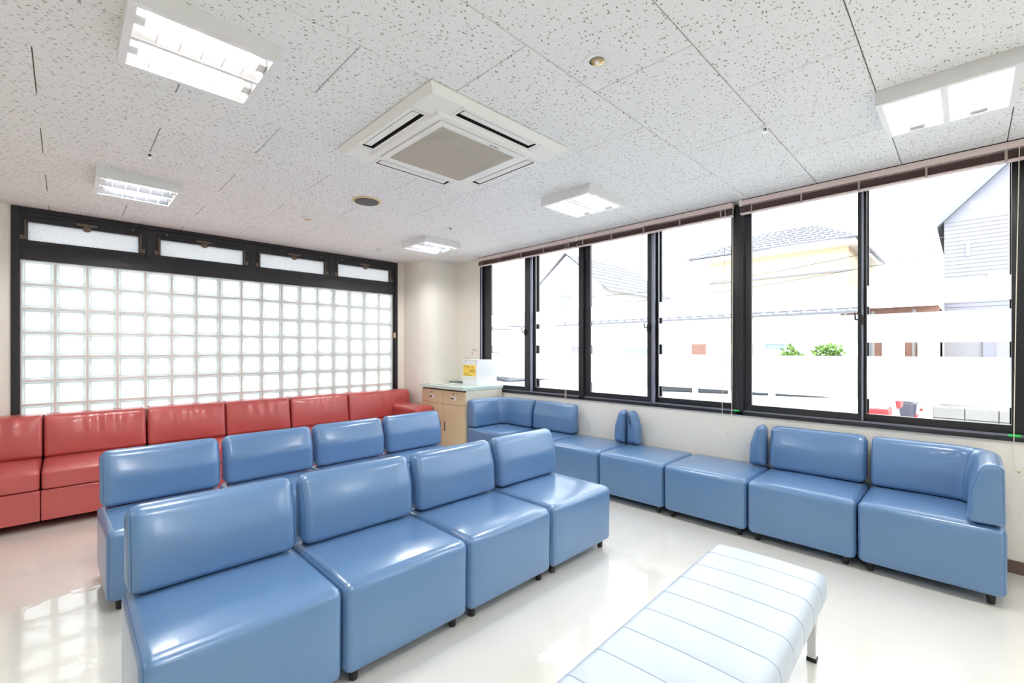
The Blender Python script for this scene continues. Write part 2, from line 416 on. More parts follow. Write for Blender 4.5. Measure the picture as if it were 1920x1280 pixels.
# transom lights
for n, (a, b) in enumerate(GX):
    zb, zt = 2.19, 2.345
    t = thing('window_%d' % (n + 5), ['leftmost transom window above the glass blocks', 'second transom window from the left above the glass blocks',
              'third transom window from the left above the glass blocks', 'rightmost transom window, above the glass blocks next to the round pillar'][n] + ', black hopper sash',
              None, ((a + b) / 2, GY, zb - .05)); t['kind'] = 'structure'
    ya, y2 = GY - .004, GY + .045
    ea = BX0 - .003 if n == 0 else (GX[n - 1][1] + a) / 2 + .0225; eb = BX1 + .0005 if n == 3 else (b + GX[n + 1][0]) / 2 - .0225; e0, e1 = 2.1355, 2.4245
    MB().box((ea, ya, e0), (eb, y2, zb)).box((ea, ya, zt), (eb, y2, e1)).box((ea, ya, zb), (a, y2, zt)).box((b, ya, zb), (eb, y2, zt)).build('sash', 'black_aluminium', t, bevel=.002)
    MB().box((a - .034, GY - .009, zb - .034), (b + .034, GY - .003, zb - .03)).box((a - .034, GY - .009, zt + .043), (b + .034, GY - .003, zt + .047)).box((a - .034, GY - .009, zb - .03), (a - .03, GY - .003, zt + .043)).box((b + .03, GY - .009, zb - .03), (b + .034, GY - .003, zt + .043)).build('sash_lip', 'black_aluminium', t)
    MB().box((a, GY + .018, zb), (b, GY + .024, zt)).build('pane', 'wired_glass', t)
    w = MB(); st = .026; x = a - .16
    while x < b:                                # embedded wire lattice
        for sgn in (1, -1):
            p, q = (x, zb), (x + .155, zt)
            if sgn < 0: p, q = (x, zt), (x + .155, zb)
            d = (q[0] - p[0]); 
            t0 = max(0, (a - p[0]) / d); t1 = min(1, (b - p[0]) / d)
            if t1 > t0:
                w.tube([(p[0] + d * t0, GY + .0165, p[1] + (q[1] - p[1]) * t0), (p[0] + d * t1, GY + .0165, p[1] + (q[1] - p[1]) * t1)], .0007, 3, caps=False)
        x += st
    tag(w.build('wire_mesh', 'ink_grey', t), kind='stuff')
    m_ = (a + b) / 2
    lt = MB().box((m_ - .068, GY - .016, zt + .02), (m_ + .068, GY - .003, zt + .04)).build('latch_plate', 'bronze_metal', t, bevel=.001)
    MB().box((m_ - .026, GY - .03, zt - .022), (m_ + .026, GY - .006, zt + .012)).box((m_ - .014, GY - .034, zt - .03), (m_ + .014, GY - .016, zt - .02)).box((m_ - .006, GY - .02, zt + .01), (m_ + .006, GY - .01, zt + .022)).build('latch', 'bronze_metal', lt, bevel=.001)
    for sx, s_ in ((a, -1), (b, 1)):
        MB().tube([(sx + s_ * .012, GY - .012, zb + .012), (sx + s_ * .014, GY - .014, zt + .012)], .006, 6).build('stay_arm', 'bronze_metal', t)
        MB().box((sx + s_ * .02, GY - .012, zb + .004), (sx + s_ * .046, GY - .003, zb + .04)).box((sx + s_ * .004, GY - .018, zb + .006), (sx + s_ * .02, GY - .006, zb + .018)).build('stay_bracket', 'bronze_metal', t)
    cx_ = b - .04 if n in (0, 2) else a + .05
    MB().hexa([(cx_ - .018, GY - .014, zt + .004), (cx_ + .018, GY - .014, zt + .004), (cx_ + .018, GY - .003, zt + .004), (cx_ - .018, GY - .003, zt + .004)],
              [(cx_ - .028, GY - .014, zt + .04), (cx_ + .028, GY - .014, zt + .04), (cx_ + .028, GY - .003, zt + .04), (cx_ - .028, GY - .003, zt + .04)]).build('catch', 'black_plastic', t)
    MB().tube([(cx_, GY - .008, zt + .04), (cx_, GY - .01, zt + .056)], .004, 6).build('catch_pin', 'chrome', t)

# round-cornered pillar
pl = MB(); pr = [(3.34, GY + .01)] + [(3.34 + .2 * (1 - math.cos(a)), 5.15 - .2 * math.sin(a)) for a in [PI / 2 * k / 12 for k in range(13)]] + [(WX + .01, 4.95), (WX + .01, GY + .01)]
n = len(pr)
for i in range(n): pl.face([(*pr[i], 0), (*pr[(i + 1) % n], 0), (*pr[(i + 1) % n], ZC + .005), (*pr[i], ZC + .005)])
pl.face([(x, y, ZC + .005) for x, y in pr]); pl.face([(x, y, 0) for x, y in pr][::-1])
struct('wall_pillar', pl, 'wallpaper', smooth=40)

# window wall
WZ0 = .756
WYL, WYR = 4.488, -.2          # opening with three windows; a fourth further along
mw = MB().box((WX, YB, 0), (WX + .15, GY, WZ0)).box((WX, WYL, WZ0), (WX + .15, GY, ZC + .01)).box((WX, YB, WZ0), (WX + .15, -2.0, ZC + .01))
mw.box((WX, -2.0, ZC - .012), (WX + .15, WYL, ZC + .01))
struct('wall_window', mw, 'wallpaper')
struct('wall_left', MB().box((XL - .1, YB, 0), (XL, GY + .1, ZC + .01)), 'plain_wall')
struct('wall_rear', MB().box((XL, YB - .1, 0), (WX + .15, YB, ZC + .01)), 'plain_wall')
struct('baseboard_window', MB().box((WX - .009, YB, 0), (WX + .001, 4.95, .073)), 'skirting_brown', bevel=.002)
struct('baseboard_back', MB().box((XL, GY - .009, 0), (3.34, GY + .001, .073)), 'skirting_brown', bevel=.002)
# windows: (left frame y, left pane, right pane, right frame y)
WIN = [(4.488, (4.295, 3.701), (3.559, 2.934), 2.86), (2.86, (2.756, 2.113), (2.019, 1.375), 1.292), (1.292, (1.209, .531), (.487, -.182), -.29), (-.29, (-.40, -1.02), (-1.08, -1.72), -1.9)]
WN = ['window_1', 'window_2', 'window_3', 'window_4']
ZT = ZC - .012; GB = .841; GT = 2.40
BANDS = [(.943, 1.237), (1.329, 1.523), (1.576, 1.721)]
for n, (y1, pa, pb, y0) in enumerate(WIN):
    w = bpy.data.objects.new(WN[n], None); C.objects.link(w); w.location = (WX, (y0 + y1) / 2, WZ0); w['kind'] = 'structure'
    xi = WX - .012; xo = WX + .15
    def wb(name, a, b, m='black_aluminium', p=w, bev=.002): return MB().box(a, b).build(name, m, p, bevel=bev)
    left = .05 if n == 0 else .028
    wb('frame_jamb', (xi, y1 - left, WZ0), (xo, y1, ZT)); wb('frame_jamb', (xi, y0, WZ0), (xo, y0 + .028, ZT))
    wb('frame_head', (xi, y0 + .028, ZT - .05), (xo, y1 - left, ZT)); 
    wb('frame_sill', (xi, y0, WZ0), (xo, y1, WZ0 + .028))
    for xt in (.004, .03, .052):
        wb('sill_track', (WX + xt, y0 + .028, WZ0 + .028), (WX + xt + .003, y1 - left, WZ0 + .037), 'grey_aluminium', bev=0)
    # sashes: inner on the left (nearer the room), outer on the right, as the slim/wide stiles show
    for k, (p, xs) in enumerate(((pa, WX + .012), (pb, WX + .045))):
        ly, ry = p
        lo = (y1 - left if k == 0 else pa[1] + .0); ro = (y0 + .028 if k == 1 else pb[0])
        mid = (pa[1] + pb[0]) / 2
        sl = (ly, lo - .002) if k == 0 else (ly, mid + .012)
        sr = (ro + .002, ry) if k == 1 else (mid - .008, ry)
        sa = MB().box((xs, sl[0], WZ0 + .03), (xs + .026, sl[1], ZT - .04)).box((xs, sr[0], WZ0 + .03), (xs + .026, sr[1], ZT - .04))
        sa.box((xs, sr[1], WZ0 + .03), (xs + .026, sl[0], GB)).box((xs, sr[1], GT), (xs + .026, sl[0], ZT - .04))
        s_ = sa.build('sash', 'black_aluminium', w)
        MB().box((xs + .01, ry - .002, GB - .004), (xs + .015, ly + .002, GT + .004)).build('pane', 'window_glass', s_)
        for (z0, z1) in BANDS:
            MB().box((xs + .0075, ry, z0), (xs + .0085, ly, z1)).build('film_band', 'frosted_film', s_)
        if k == 1:                       # screen frame outside, seen through the clear strips
            wb('outer_stile', (xs + .05, ly - .007, GB), (xs + .075, ly + .05, GT)); wb('outer_stile', (xs + .05, ry - .05, GB), (xs + .075, ry + .006, GT))
    # reflection on the sash side put in as a grey strip between the centre stiles
    ew = .034 if n < 2 else .009
    wb('stile_sheen', (WX + .007, pb[0] + .014, WZ0 + .04), (WX + .011, pb[0] + .014 + ew, ZT - .04), 'grey_aluminium', bev=0)
    if n == 0: wb('stile_sheen', (WX - .0125, 4.44, WZ0 + .04), (WX - .011, 4.468, ZT - .04), 'grey_aluminium', bev=0)
    lk = MB().box((WX - .006, pa[1] - .03, 1.45), (WX + .012, pa[1] - .005, 1.52)).build('crescent_lock', 'black_plastic', w, bevel=.003)
    MB().tube([(WX - .008, pa[1] - .018, 1.485), (WX - .024, pa[1] + .008, 1.488), (WX - .024, pa[1] + .012, 1.535)], [.006, .006, .004], 6).build('lock_lever', 'black_plastic', lk, smooth=40)
single('sash_stopper', MB().box((WX - .03, 1.29, WZ0 + .028), (WX - .012 + .02, 1.33, WZ0 + .04)), 'green_plastic', 'small green sash stopper on the sill beside the middle mullion', 'stopper', 'green sash stoppers', bevel=.003)
single('sash_stopper', MB().box((WX - .03, -.215, WZ0 + .028), (WX - .012 + .02, -.165, WZ0 + .04)), 'green_plastic', 'small green sash stopper at the right end of the sill', 'stopper', 'green sash stoppers', bevel=.003)

# venetian blinds, raised
BL = [(4.465, 2.884, 'left raised pink venetian blind, above the window beside the pillar'), (2.878, 1.322, 'middle raised pink venetian blind above the second window'),
      (1.27, -.245, 'right raised pink venetian blind above the largest nearest window')]
for n, (ya, yb_, lab) in enumerate(BL):
    t = thing('venetian_blind', lab, 'blind', (3.815, (ya + yb_) / 2, 2.345), group='raised venetian blinds')
    MB().box((3.79, yb_, 2.417), (3.835, ya, 2.457)).build('head_rail', 'pink_rail', t, bevel=.002)
    MB().box((3.79, yb_, 2.457), (3.85, ya, 2.4615)).build('rail_bracket', 'black_plastic', t)
    sm = MB().hexa([(-.021, yb_ + .005, -.004), (.021, yb_ + .005, .002), (.021, ya - .005, .002), (-.021, ya - .005, -.004)], [(-.021, yb_ + .005, -.0033), (.021, yb_ + .005, .0027), (.021, ya - .005, .0027), (-.021, ya - .005, -.0033)])
    L = ya - yb_; c0 = (ya + yb_) / 2
    sme = MB()
    sme.v = [(x, y - c0, z) for x, y, z in sm.v]; sme.f = sm.f; sme.m = sm.m
    sme = sme.mesh('slat', 'blind_slat')
    for k in range(9): link('slat', sme, t, (random.uniform(-.001, .001), 0, .018 + k * .0052))
    MB().box((3.792, yb_ + .004, 2.349), (3.834, ya - .004, 2.359)).build('bottom_rail', 'pink_rail', t, bevel=.002)
    nt_ = 5
    for k in range(nt_):
        y = yb_ + .09 + (L - .18) * k / (nt_ - 1)
        MB().box((3.787, y - .006, 2.347), (3.7885, y + .006, 2.418)).build('ladder_tape', 'ladder_tape', t)
    MB().box((3.786, ya - .02, 2.41), (3.79, ya, 2.459)).build('end_cap', 'white_plastic', t)
CORDS = [(2.975, 3.015, .60, 'pair'), (1.375, 1.325, .61, 'loop'), (-.205, -.225, .60, 'right')]
for n, (ya, yb_, zl, k) in enumerate(CORDS):
    t = thing('blind_cord', ['looped cream pull cord of the left blind, hanging over the blue backrest', 'looped cream pull cord of the middle blind, hanging beside the mullion',
              'pull cord of the right blind, hanging at the right edge of the photo'][n], 'cord', (3.785, ya, zl), group='blind pull cords')
    pts = [(3.785, ya, 2.42), (3.782, ya + .012, 1.6), (3.78, ya + .02, .9), (3.78, ya + .022, zl + .05)]
    ym = (ya + .022 + yb_) / 2
    for j in range(1, 8):
        a = PI * j / 8; pts.append((3.78, ym + (ya + .022 - ym) * math.cos(a), zl + .05 - .05 * math.sin(a)))
    pts += [(3.78, yb_, zl + .05), (3.782, yb_ - .004, 1.0), (3.785, yb_ - .01, 2.42)]
    MB().tube(pts, .0021, 6).build('cord', 'cord', t, smooth=60)
    MB().lathe([(.001, -.008), (.005, -.005), (.006, 0), (.004, .006), (.001, .008)], (3.78, ym, zl), 10).build('cord_knob', 'cream_plastic', t, smooth=50)

# ------------------------------------------------------------------ ceiling fittings
def light_fixture(cx_, cy_, label):
    t = thing('ceiling_light', label, 'ceiling light', (cx_, cy_, ZC - .065), group='square surface ceiling lights')
    h = .2275; z0, z1 = ZC - .065, ZC + .001; w = .024
    g = MB().box((cx_ - h, cy_ - h, z0), (cx_ + h, cy_ - h + w, z1)).box((cx_ - h, cy_ + h - w, z0), (cx_ + h, cy_ + h, z1))
    g.box((cx_ - h, cy_ - h + w, z0), (cx_ - h + w, cy_ + h - w, z1)).box((cx_ + h - w, cy_ - h + w, z0), (cx_ + h, cy_ + h - w, z1))
    g.box((cx_ - h + w, cy_ - h + w, z1 - .006), (cx_ + h - w, cy_ + h - w, z1)); g.build('housing', 'white_metal', t)
    hi = h - w
    # reflector ridge in the middle and sloped side reflectors
    r = MB().face([(cx_ - hi, cy_ - .012, z0 + .004), (cx_ + hi, cy_ - .012, z0 + .004), (cx_ + hi, cy_ - .05, z1 - .008), (cx_ - hi, cy_ - .05, z1 - .008)])
    r.face([(cx_ - hi, cy_ + .012, z0 + .004), (cx_ - hi, cy_ + .05, z1 - .008), (cx_ + hi, cy_ + .05, z1 - .008), (cx_ + hi, cy_ + .012, z0 + .004)])
    MB().box((cx_ - hi, cy_ - .012, z0 + .0015), (cx_ + hi, cy_ + .012, z0 + .004)).build('centre_bar', 'white_metal', t)
    for s_ in (-1, 1):
        r.face([(cx_ - hi, cy_ + s_ * hi, z0 + .004), (cx_ + hi, cy_ + s_ * hi, z0 + .004), (cx_ + hi, cy_ + s_ * (hi - .03), z1 - .008), (cx_ - hi, cy_ + s_ * (hi - .03), z1 - .008)])
    r.build('reflector', 'lamp_reflector', t)
    for s_ in (-1, 1):
        yc = cy_ + s_ * .108
        for k in range(5):
            x = cx_ - hi + 2 * hi * (k + 1) / 6
            MB().face([(x - .0012, yc - .092, z0 + .003), (x - .0012, yc + .092, z0 + .003), (x - .0012, yc + .075, z0 + .022), (x - .0012, yc - .075, z0 + .022)]).face(
                [(x + .0012, yc - .092, z0 + .003), (x + .0012, yc - .075, z0 + .022), (x + .0012, yc + .075, z0 + .022), (x + .0012, yc + .092, z0 + .003)]).face(
                [(x - .0012, yc - .092, z0 + .003), (x + .0012, yc - .092, z0 + .003), (x + .0012, yc + .092, z0 + .003), (x - .0012, yc + .092, z0 + .003)]).build('louvre_fin', 'lamp_reflector', t)
        MB().tube([(cx_ - hi + .03, yc, z0 + .039), (cx_ + hi - .03, yc, z0 + .039)], .014, 5, caps=False).build('fluorescent_tube', 'lit_tube', t, smooth=40)
        for e in (-1, 1): MB().box((cx_ + e * (hi - .002), yc - .028, z0 + .012), (cx_ + e * (hi - .03), yc + .028, z0 + .056)).build('tube_socket', 'white_plastic', t)
    return t
LF = [(.372, 2.105, 'large bright square ceiling light nearest the camera, at upper left'), (.372, 4.17, 'square ceiling light at left above the red sofas, near the transom windows'),
      (2.87, 2.115, 'square ceiling light in front of the middle window, right of the air conditioner'), (2.87, 4.165, 'small-looking square ceiling light in front of the round pillar'),
      (2.87, .07, 'square ceiling light at the right edge, above the nearest window'), (.372, .07, 'added unseen square ceiling light above and behind the camera, left'),  # the one over the camera is unseen, added for its light
      (2.87, -1.97, 'added unseen square ceiling light behind the camera on the window side'), (.372, -1.97, 'added unseen square ceiling light behind the camera, central row'), (-2.13, 2.1, 'added unseen square ceiling light to the left of the blue rows')]  # unseen fixtures, added on the same grid to brighten the room
for a in LF: light_fixture(*a)

# ceiling cassette air conditioner
AX, AY = 1.608, 2.118
ac = thing('air_conditioner', 'off-white square ceiling cassette air conditioner with beige intake grille', 'air conditioner', (AX, AY, ZC - .05))
zp = ZC - .04; ho = .474; hp = .45
def P(x, y, z): return (AX + x, AY + y, z)
f_ = MB()
sq = lambda h, z: [P(-h, -h, z), P(h, -h, z), P(h, h, z), P(-h, h, z)]
o, i_ = sq(ho, ZC - .002), sq(hp, zp)
o2 = sq(ho, ZC - .008)
for a, b in ((o, o2), (o2, i_)):
    for j in range(4): f_.face([a[j], a[(j + 1) % 4], b[(j + 1) % 4], b[j]])
cuts = [-hp, -.43, -.363, -.257, .257, .363, .43, hp]
inS = lambda u, v: (.363 < abs(u) < .43 and abs(v) < .257) or (.363 < abs(v) < .43 and abs(u) < .257)
for a in range(7):
    for b in range(7):
        u, v = (cuts[a] + cuts[a + 1]) / 2, (cuts[b] + cuts[b + 1]) / 2
        if not inS(u, v): f_.face([P(cuts[a], cuts[b], zp), P(cuts[a], cuts[b + 1], zp), P(cuts[a + 1], cuts[b + 1], zp), P(cuts[a + 1], cuts[b], zp)])
f_.build('panel', 'ac_plastic', ac)
st = MB().hexa([P(-.335, -.335, zp - .012), P(.335, -.335, zp - .012), P(.335, .335, zp - .012), P(-.335, .335, zp - .012)], sq(.345, zp)).build('raised_step', 'ac_plastic', ac, bevel=.003)
pn = MB().box(P(-.295, -.295, zp - .018), P(.295, .295, zp - .012)).build('intake_panel', 'ac_plastic', ac, bevel=.002)
g2 = MB().box(P(-.296, -.2985, zp - .0135), P(.296, -.2955, zp - .0115)).box(P(-.296, .2955, zp - .0135), P(.296, .2985, zp - .0115)).box(P(-.2985, -.296, zp - .0135), P(-.2955, .296, zp - .0115)).box(P(.2955, -.296, zp - .0135), P(.2985, .296, zp - .0115)).build('panel_joint', 'ac_grille', pn)
MB().box(P(-.253, -.253, zp - .0195), P(.253, .253, zp - .018)).build('grille_bed', 'ac_dark', pn)
gr = MB()
for k in range(46):
    y = -.25 + .5 * k / 45; gr.box(P(-.253, y - .0034, zp - .0235), P(.253, y + .0034, zp - .0195))
for k in range(5): gr.box(P(-.253 + .506 * k / 4 - .002, -.253, zp - .0225), P(-.253 + .506 * k / 4 + .002, .253, zp - .0195))
tag(gr.build('grille_slats', 'ac_grille', pn), kind='stuff')
for k in range(4):
    R_ = Matrix.Rotation(PI / 2 * k, 3, 'Z')
    def Q(x, y, z):
        v = R_ @ Vector((x, y, 0)); return P(v.x, v.y, z)
    d = MB(); d.hexa([Q(-.257, -.43, zp + .03), Q(.257, -.43, zp + .03), Q(.257, -.363, zp + .03), Q(-.257, -.363, zp + .03)], [Q(-.257, -.43, zp + .032), Q(.257, -.43, zp + .032), Q(.257, -.363, zp + .032), Q(-.257, -.363, zp + .032)])
    for (a, b) in (((-.257, -.43), (.257, -.43)), ((.257, -.43), (.257, -.363)), ((.257, -.363), (-.257, -.363)), ((-.257, -.363), (-.257, -.43))):
        d.face([Q(*a, zp), Q(*b, zp), Q(*b, zp + .03), Q(*a, zp + .03)])
    d.build('outlet_recess', 'ac_dark', ac)
    MB().hexa([Q(-.245, -.424, zp + .002), Q(.245, -.424, zp + .002), Q(.245, -.381, zp + .006), Q(-.245, -.381, zp + .006)], [Q(-.245, -.424, zp + .006), Q(.245, -.424, zp + .006), Q(.245, -.381, zp + .01), Q(-.245, -.381, zp + .01)]).build('air_vane', 'ac_plastic', ac)
    for s_ in (-1, 1):
        MB().hexa([Q(s_ * .275 - .0008, -.45, zp - .0012), Q(s_ * .275 + .0008, -.45, zp - .0012), Q(s_ * .275 + .0008, -.345, zp - .0012), Q(s_ * .275 - .0008, -.345, zp - .0012)],
                  [Q(s_ * .275 - .0008, -.45, zp), Q(s_ * .275 + .0008, -.45, zp), Q(s_ * .275 + .0008, -.345, zp), Q(s_ * .275 - .0008, -.345, zp)]).build('corner_joint', 'ac_grille', ac)
lg = MB(); lz = zp - .0186
for dx, dy in ((0, .006), (-.0045, -.002), (.0045, -.002)):
    lg.box(P(.06 + dx - .003, -.274 + dy - .003, lz), P(.06 + dx + .003, -.274 + dy + .003, lz + .0006))
lg.box(P(.075, -.2735, lz), P(.118, -.2705, lz + .0006)).box(P(.075, -.279, lz), P(.105, -.2765, lz + .0006)).build('maker_mark', 'ink', pn)

# speaker, downlight, detectors, sprinklers
t = thing('ceiling_speaker', 'round ceiling speaker with grey mesh and cream rim behind the air conditioner', 'speaker', (1.703, 3.352, ZC - .012))
MB().lathe([(.112, .012), (.11, .006), (.102, .0), (.094, .001), (.092, .008)], (1.703, 3.352, ZC - .0115), 40).build('rim', 'cream_plastic', t, smooth=40)
MB().lathe([(.09, .008), (.088, -.004), (.06, -.007), (.0, -.008)], (1.703, 3.352, ZC - .0115), 40).build('mesh_cover', 'speaker_mesh', t, smooth=40)
t = thing('downlight', 'small round recessed downlight with gold reflector in front of the air conditioner', 'downlight', (1.548, 1.067, ZC - .006))
k = 36; rp = MB(); pf = [(.058, .006), (.056, .001), (.05, .0), (.034, .005), (.031, .0055)]
rp.lathe(pf, (1.548, 1.067, ZC - .006), k); rp.f = rp.f[:-2]; rp.m = rp.m[:-2]
rp.build('trim_ring', 'white_plastic', t, smooth=40)
rf = MB().lathe([(.031, .0055), (.027, .0052), (.02, .005), (.012, .0048)], (1.548, 1.067, ZC - .0062), k); rf.build('reflector', 'gold_reflector', t, smooth=60)
MB().lathe([(.001, -.004), (.008, -.002), (.011, .003), (.011, .006)], (1.548, 1.067, ZC - .0062), 16).build('bulb', 'lamp_glass', t, smooth=60)
MB().box((1.53, 1.09, ZC - .004), (1.55, 1.094, ZC - .001)).build('clip', 'black_plastic', t)
t = thing('smoke_detector', 'small white dome detector on the ceiling behind the speaker', 'smoke detector', (1.542, 4.144, ZC - .03))
MB().lathe([(.048, .03), (.047, .014), (.043, .01), (.03, .009)], (1.542, 4.144, ZC - .0295), 28).build('base', 'white_plastic', t, smooth=40)
MB().lathe([(.03, .009), (.028, .003), (.018, 0), (.001, -.001)], (1.542, 4.144, ZC - .0295), 28).build('dome', 'cream_plastic', t, smooth=40)
t = thing('motion_sensor', 'white two-tier ceiling sensor near the pillar and transom windows', 'sensor', (2.632, 4.84, ZC - .065))
MB().lathe([(.047, .065), (.046, .036), (.043, .034), (.04, .034)], (2.632, 4.84, ZC - .0645), 28).build('base', 'ac_plastic', t, smooth=40)
MB().lathe([(.04, .034), (.041, .012), (.03, .002), (.001, 0)], (2.632, 4.84, ZC - .0645), 28).build('lens_dome', 'white_plastic', t, smooth=40)
for (x, y, lab) in ((.365, 3.459, 'sprinkler head between the two left ceiling lights'), (2.638, .756, 'sprinkler head near the right ceiling light'), (2.651, 3.515, 'tiny sprinkler head in front of the light by the pillar')):
    t = thing('sprinkler_head', lab, 'sprinkler', (x, y, ZC - .03), group='ceiling sprinkler heads')
    MB().lathe([(.03, .03), (.029, .027), (.018, .022), (.013, .021)], (x, y, ZC - .0295), 22).build('escutcheon', 'white_plastic', t, smooth=40)
    MB().lathe([(.007, .022), (.007, .014), (.005, .012)], (x, y, ZC - .0295), 12).build('bulb_body', 'black_plastic', t)
    MB().tube([(x - .009, y, ZC - .008), (x - .011, y, ZC - .022), (x, y, ZC - .028), (x + .011, y, ZC - .022), (x + .009, y, ZC - .008)], .0018, 6).build('frame_arm', 'chrome', t)
    MB().lathe([(.012, .0015), (.012, 0)], (x, y, ZC - .0295), 16).build('deflector', 'chrome', t)

# ------------------------------------------------------------------ blue vinyl seats
SW, SD, SH, SB = .592, .57, .40, .052
place = lambda s, u, v: (s, u, v)
body_poly = [(.006, SB, .024), (SD, SB, .02), (SD, SH, .024), (0, SH, .042)]
back_poly = [(.442, SH + .003, .026), (SD, SH + .003, .02), (SD - .006, .71, .036), (.497, .71, .052), (.449, SH + .17, .2)]
def seat_bulge(x, y, z):
    cx2 = max(0, 1 - (x / (SW / 2)) ** 2); cy2 = max(0, 1 - ((y - SD / 2) / (SD / 2)) ** 2)
    if z > SH - .015: z -= .004; z += .008 * cx2 * cy2
    if y < .02: y -= .005 * cx2 * max(0, 1 - ((z - .22) / .2) ** 2)
    return (x, y, z)
def back_bulge(x, y, z):
    cx2 = max(0, 1 - (x / (SW / 2)) ** 2); cz2 = max(0, 1 - ((z - .555) / .155) ** 2)
    if y < .505: y -= .008 * cx2 * cz2
    return (x, y, z)
me_body = pillow(body_poly, SW, .036, place, bulge=seat_bulge).mesh('seat_body', 'blue_vinyl', smooth=60)
me_back = pillow(back_poly, SW - .014, .046, place, bulge=back_bulge).mesh('backrest', 'blue_vinyl', smooth=60)
def loop_mesh(name, poly, s, d, r, m, bulge=None):
    lp = profile_loop(poly, s, d, place)
    if bulge: lp = [bulge(*p) for p in lp]
    return MB().tube(lp, r, 5, closed=True).mesh(name, m, smooth=60)
me_bpipe = [loop_mesh('body_seam', body_poly, s_ * (SW / 2 - .0105), .0105, .0013, 'blue_seam', seat_bulge) for s_ in (-1, 1)]
me_kpipe = [loop_mesh('backrest_seam', back_poly, s_ * (SW / 2 - .007 - .0134), .0134, .0013, 'blue_seam', back_bulge) for s_ in (-1, 1)]
me_leg = MB().lathe([(.013, 0), (.016, .004), (.019, SB + .006)], (0, 0, 0), 14).mesh('leg', 'black_plastic', smooth=40)
# small end bolster (short piece of backrest standing across the seat's rear corner)
bp_ = [(0, SH + .003, .026), (.122, SH + .003, .02), (.118, .71, .036), (.055, .71, .052), (.006, SH + .16, .2)]
def mk_bolster(sign):           # sign +1: curved side towards local -x; flat side at the seat's +x end
    pl_ = lambda s, u, v: (sign * (SW / 2 - .006 - .122 + u), SD - .066 + s, v)
    return pillow(bp_, .126, .045, pl_, nsub=3, nl=4).mesh('end_bolster', 'blue_vinyl', smooth=60)
me_bol = {1: mk_bolster(1), -1: mk_bolster(-1)}
# corner backrest: loaf profile swept round an L; arm on the +x side
def mk_corner(sign):
    t_poly = [(0, SH + .003, .018), (.138, SH + .003, .026), (.132, SH + .15, .2), (.09, .71, .055), (.004, .71, .03)]   # u = distance in from the outer line
    Ro = .2; pts = []; x1 = SW / 2 - .004; y1 = SD
    L1 = (x1 - Ro) - (-SW / 2 + .01); La = PI / 2 * Ro; L2 = y1 - Ro - .004; T = L1 + La + L2
    def at(s):
        if s < L1: return Vector((-SW / 2 + .01 + s, y1)), Vector((0, -1))
        if s < L1 + La:
            a = (s - L1) / Ro; c = Vector((x1 - Ro, y1 - Ro)); n = Vector((math.sin(a), math.cos(a))); return c + n * Ro, -n
        return Vector((x1, y1 - Ro - (s - L1 - La))), Vector((-1, 0))
    rings = []; re = .026; S = []
    for j in range(6): a = PI / 2 * j / 5; S.append((re - re * math.cos(a), re * (1 - math.sin(a))))
    for j in range(1, 30): S.append((re + (T - 2 * re) * j / 30, 0))
    for j in range(6): a = PI / 2 * (1 - j / 5); S.append((T - re + re * math.cos(a), re * (1 - math.sin(a))))
    def R(s, d):
        p, n = at(min(max(s, 0), T - 1e-6)); return [(sign * (p.x + n.x * u), p.y + n.y * u, v) for u, v in ring(t_poly, d, 5, 4)]
    mb = loft(MB(), [R(s, d) for s, d in S]); me = mb.mesh('corner_backrest', 'blue_vinyl', smooth=60)
    return me, [MB().tube(R(s, d), .0013, 5, closed=True).mesh('corner_seam', 'blue_seam', smooth=60) for s, d in ((L1 + La / 2, -.0004), (T - .0076, .0076), (.0076, .0076))]
ME_COR = {1: mk_corner(1), -1: mk_corner(-1)}
def blue_seat(kind, loc, rz, label, group, name='blue_seat'):
    t = thing(name, label, 'seat', loc, rz, group)
    b = link('seat_body', me_body, t); [link('body_seam', q, b) for q in me_bpipe]
    if kind == 'back': k = link('backrest', me_back, t); [link('backrest_seam', q, k) for q in me_kpipe]
    elif kind in ('bol+', 'bol-'): link('end_bolster', me_bol[1 if kind == 'bol+' else -1], t)
    elif kind in ('cor+', 'cor-'):
        s_ = 1 if kind == 'cor+' else -1; k = link('corner_backrest', ME_COR[s_][0], t); [link('corner_seam', q, k) for q in ME_COR[s_][1]]
    for x in (-SW / 2 + .055, SW / 2 - .055):
        for y in (.055, SD - .05): link('leg', me_leg, t, (x, y, 0))
    return t
PW = .5975
pos = ['left end', 'second from the left', 'third from the left', 'right end']
for i in range(4):
    blue_seat('back', (.145 + PW * (i + .5), 1.63, 0), 0,
              ['blue vinyl chair at the left end of the front row, cut by the bottom edge', 'blue vinyl chair in the front row, second from its left end',
               'blue vinyl chair in the front row, third from its left end', 'blue vinyl chair at the right end of the front row, nearest the window seats'][i], 'chairs of the front blue row', 'blue_chair')
for i in range(4):
    blue_seat('back', (.14 + .5965 * (i + .5), (2.915, 2.94, 2.968, 2.995)[i], 0), math.radians((1.2, 1, 1.4, 1.2)[i]),
              ['blue vinyl chair at the left end of the rear row', 'blue vinyl chair in the rear row, second from its left end',
               'blue vinyl chair in the rear row, third from its left end', 'blue vinyl chair at the right end of the rear row, before the cabinet'][i], 'chairs of the rear blue row', 'blue_chair')
WR = [('cor+', 'corner_seat', 'blue vinyl corner seat with wrap-around arm at the right end of the window row'),
      ('back', 'blue_chair', 'blue vinyl chair with full backrest beside the right corner seat under the window'),
      ('bol+', 'backless_seat', 'backless blue vinyl seat with one end bolster touching the right full-backed chair'),
      ('bol-', 'backless_seat', 'backless blue vinyl seat in the middle of the window row, bolster at its left'),
      ('bol+', 'backless_seat', 'backless blue vinyl seat partly behind the front row, bolster at its right'),
      ('back', 'blue_chair', 'blue vinyl chair with full backrest below the left blind cord'),
      ('cor-', 'corner_seat', 'blue vinyl corner seat with wrap-around arm against the beige cabinet')]
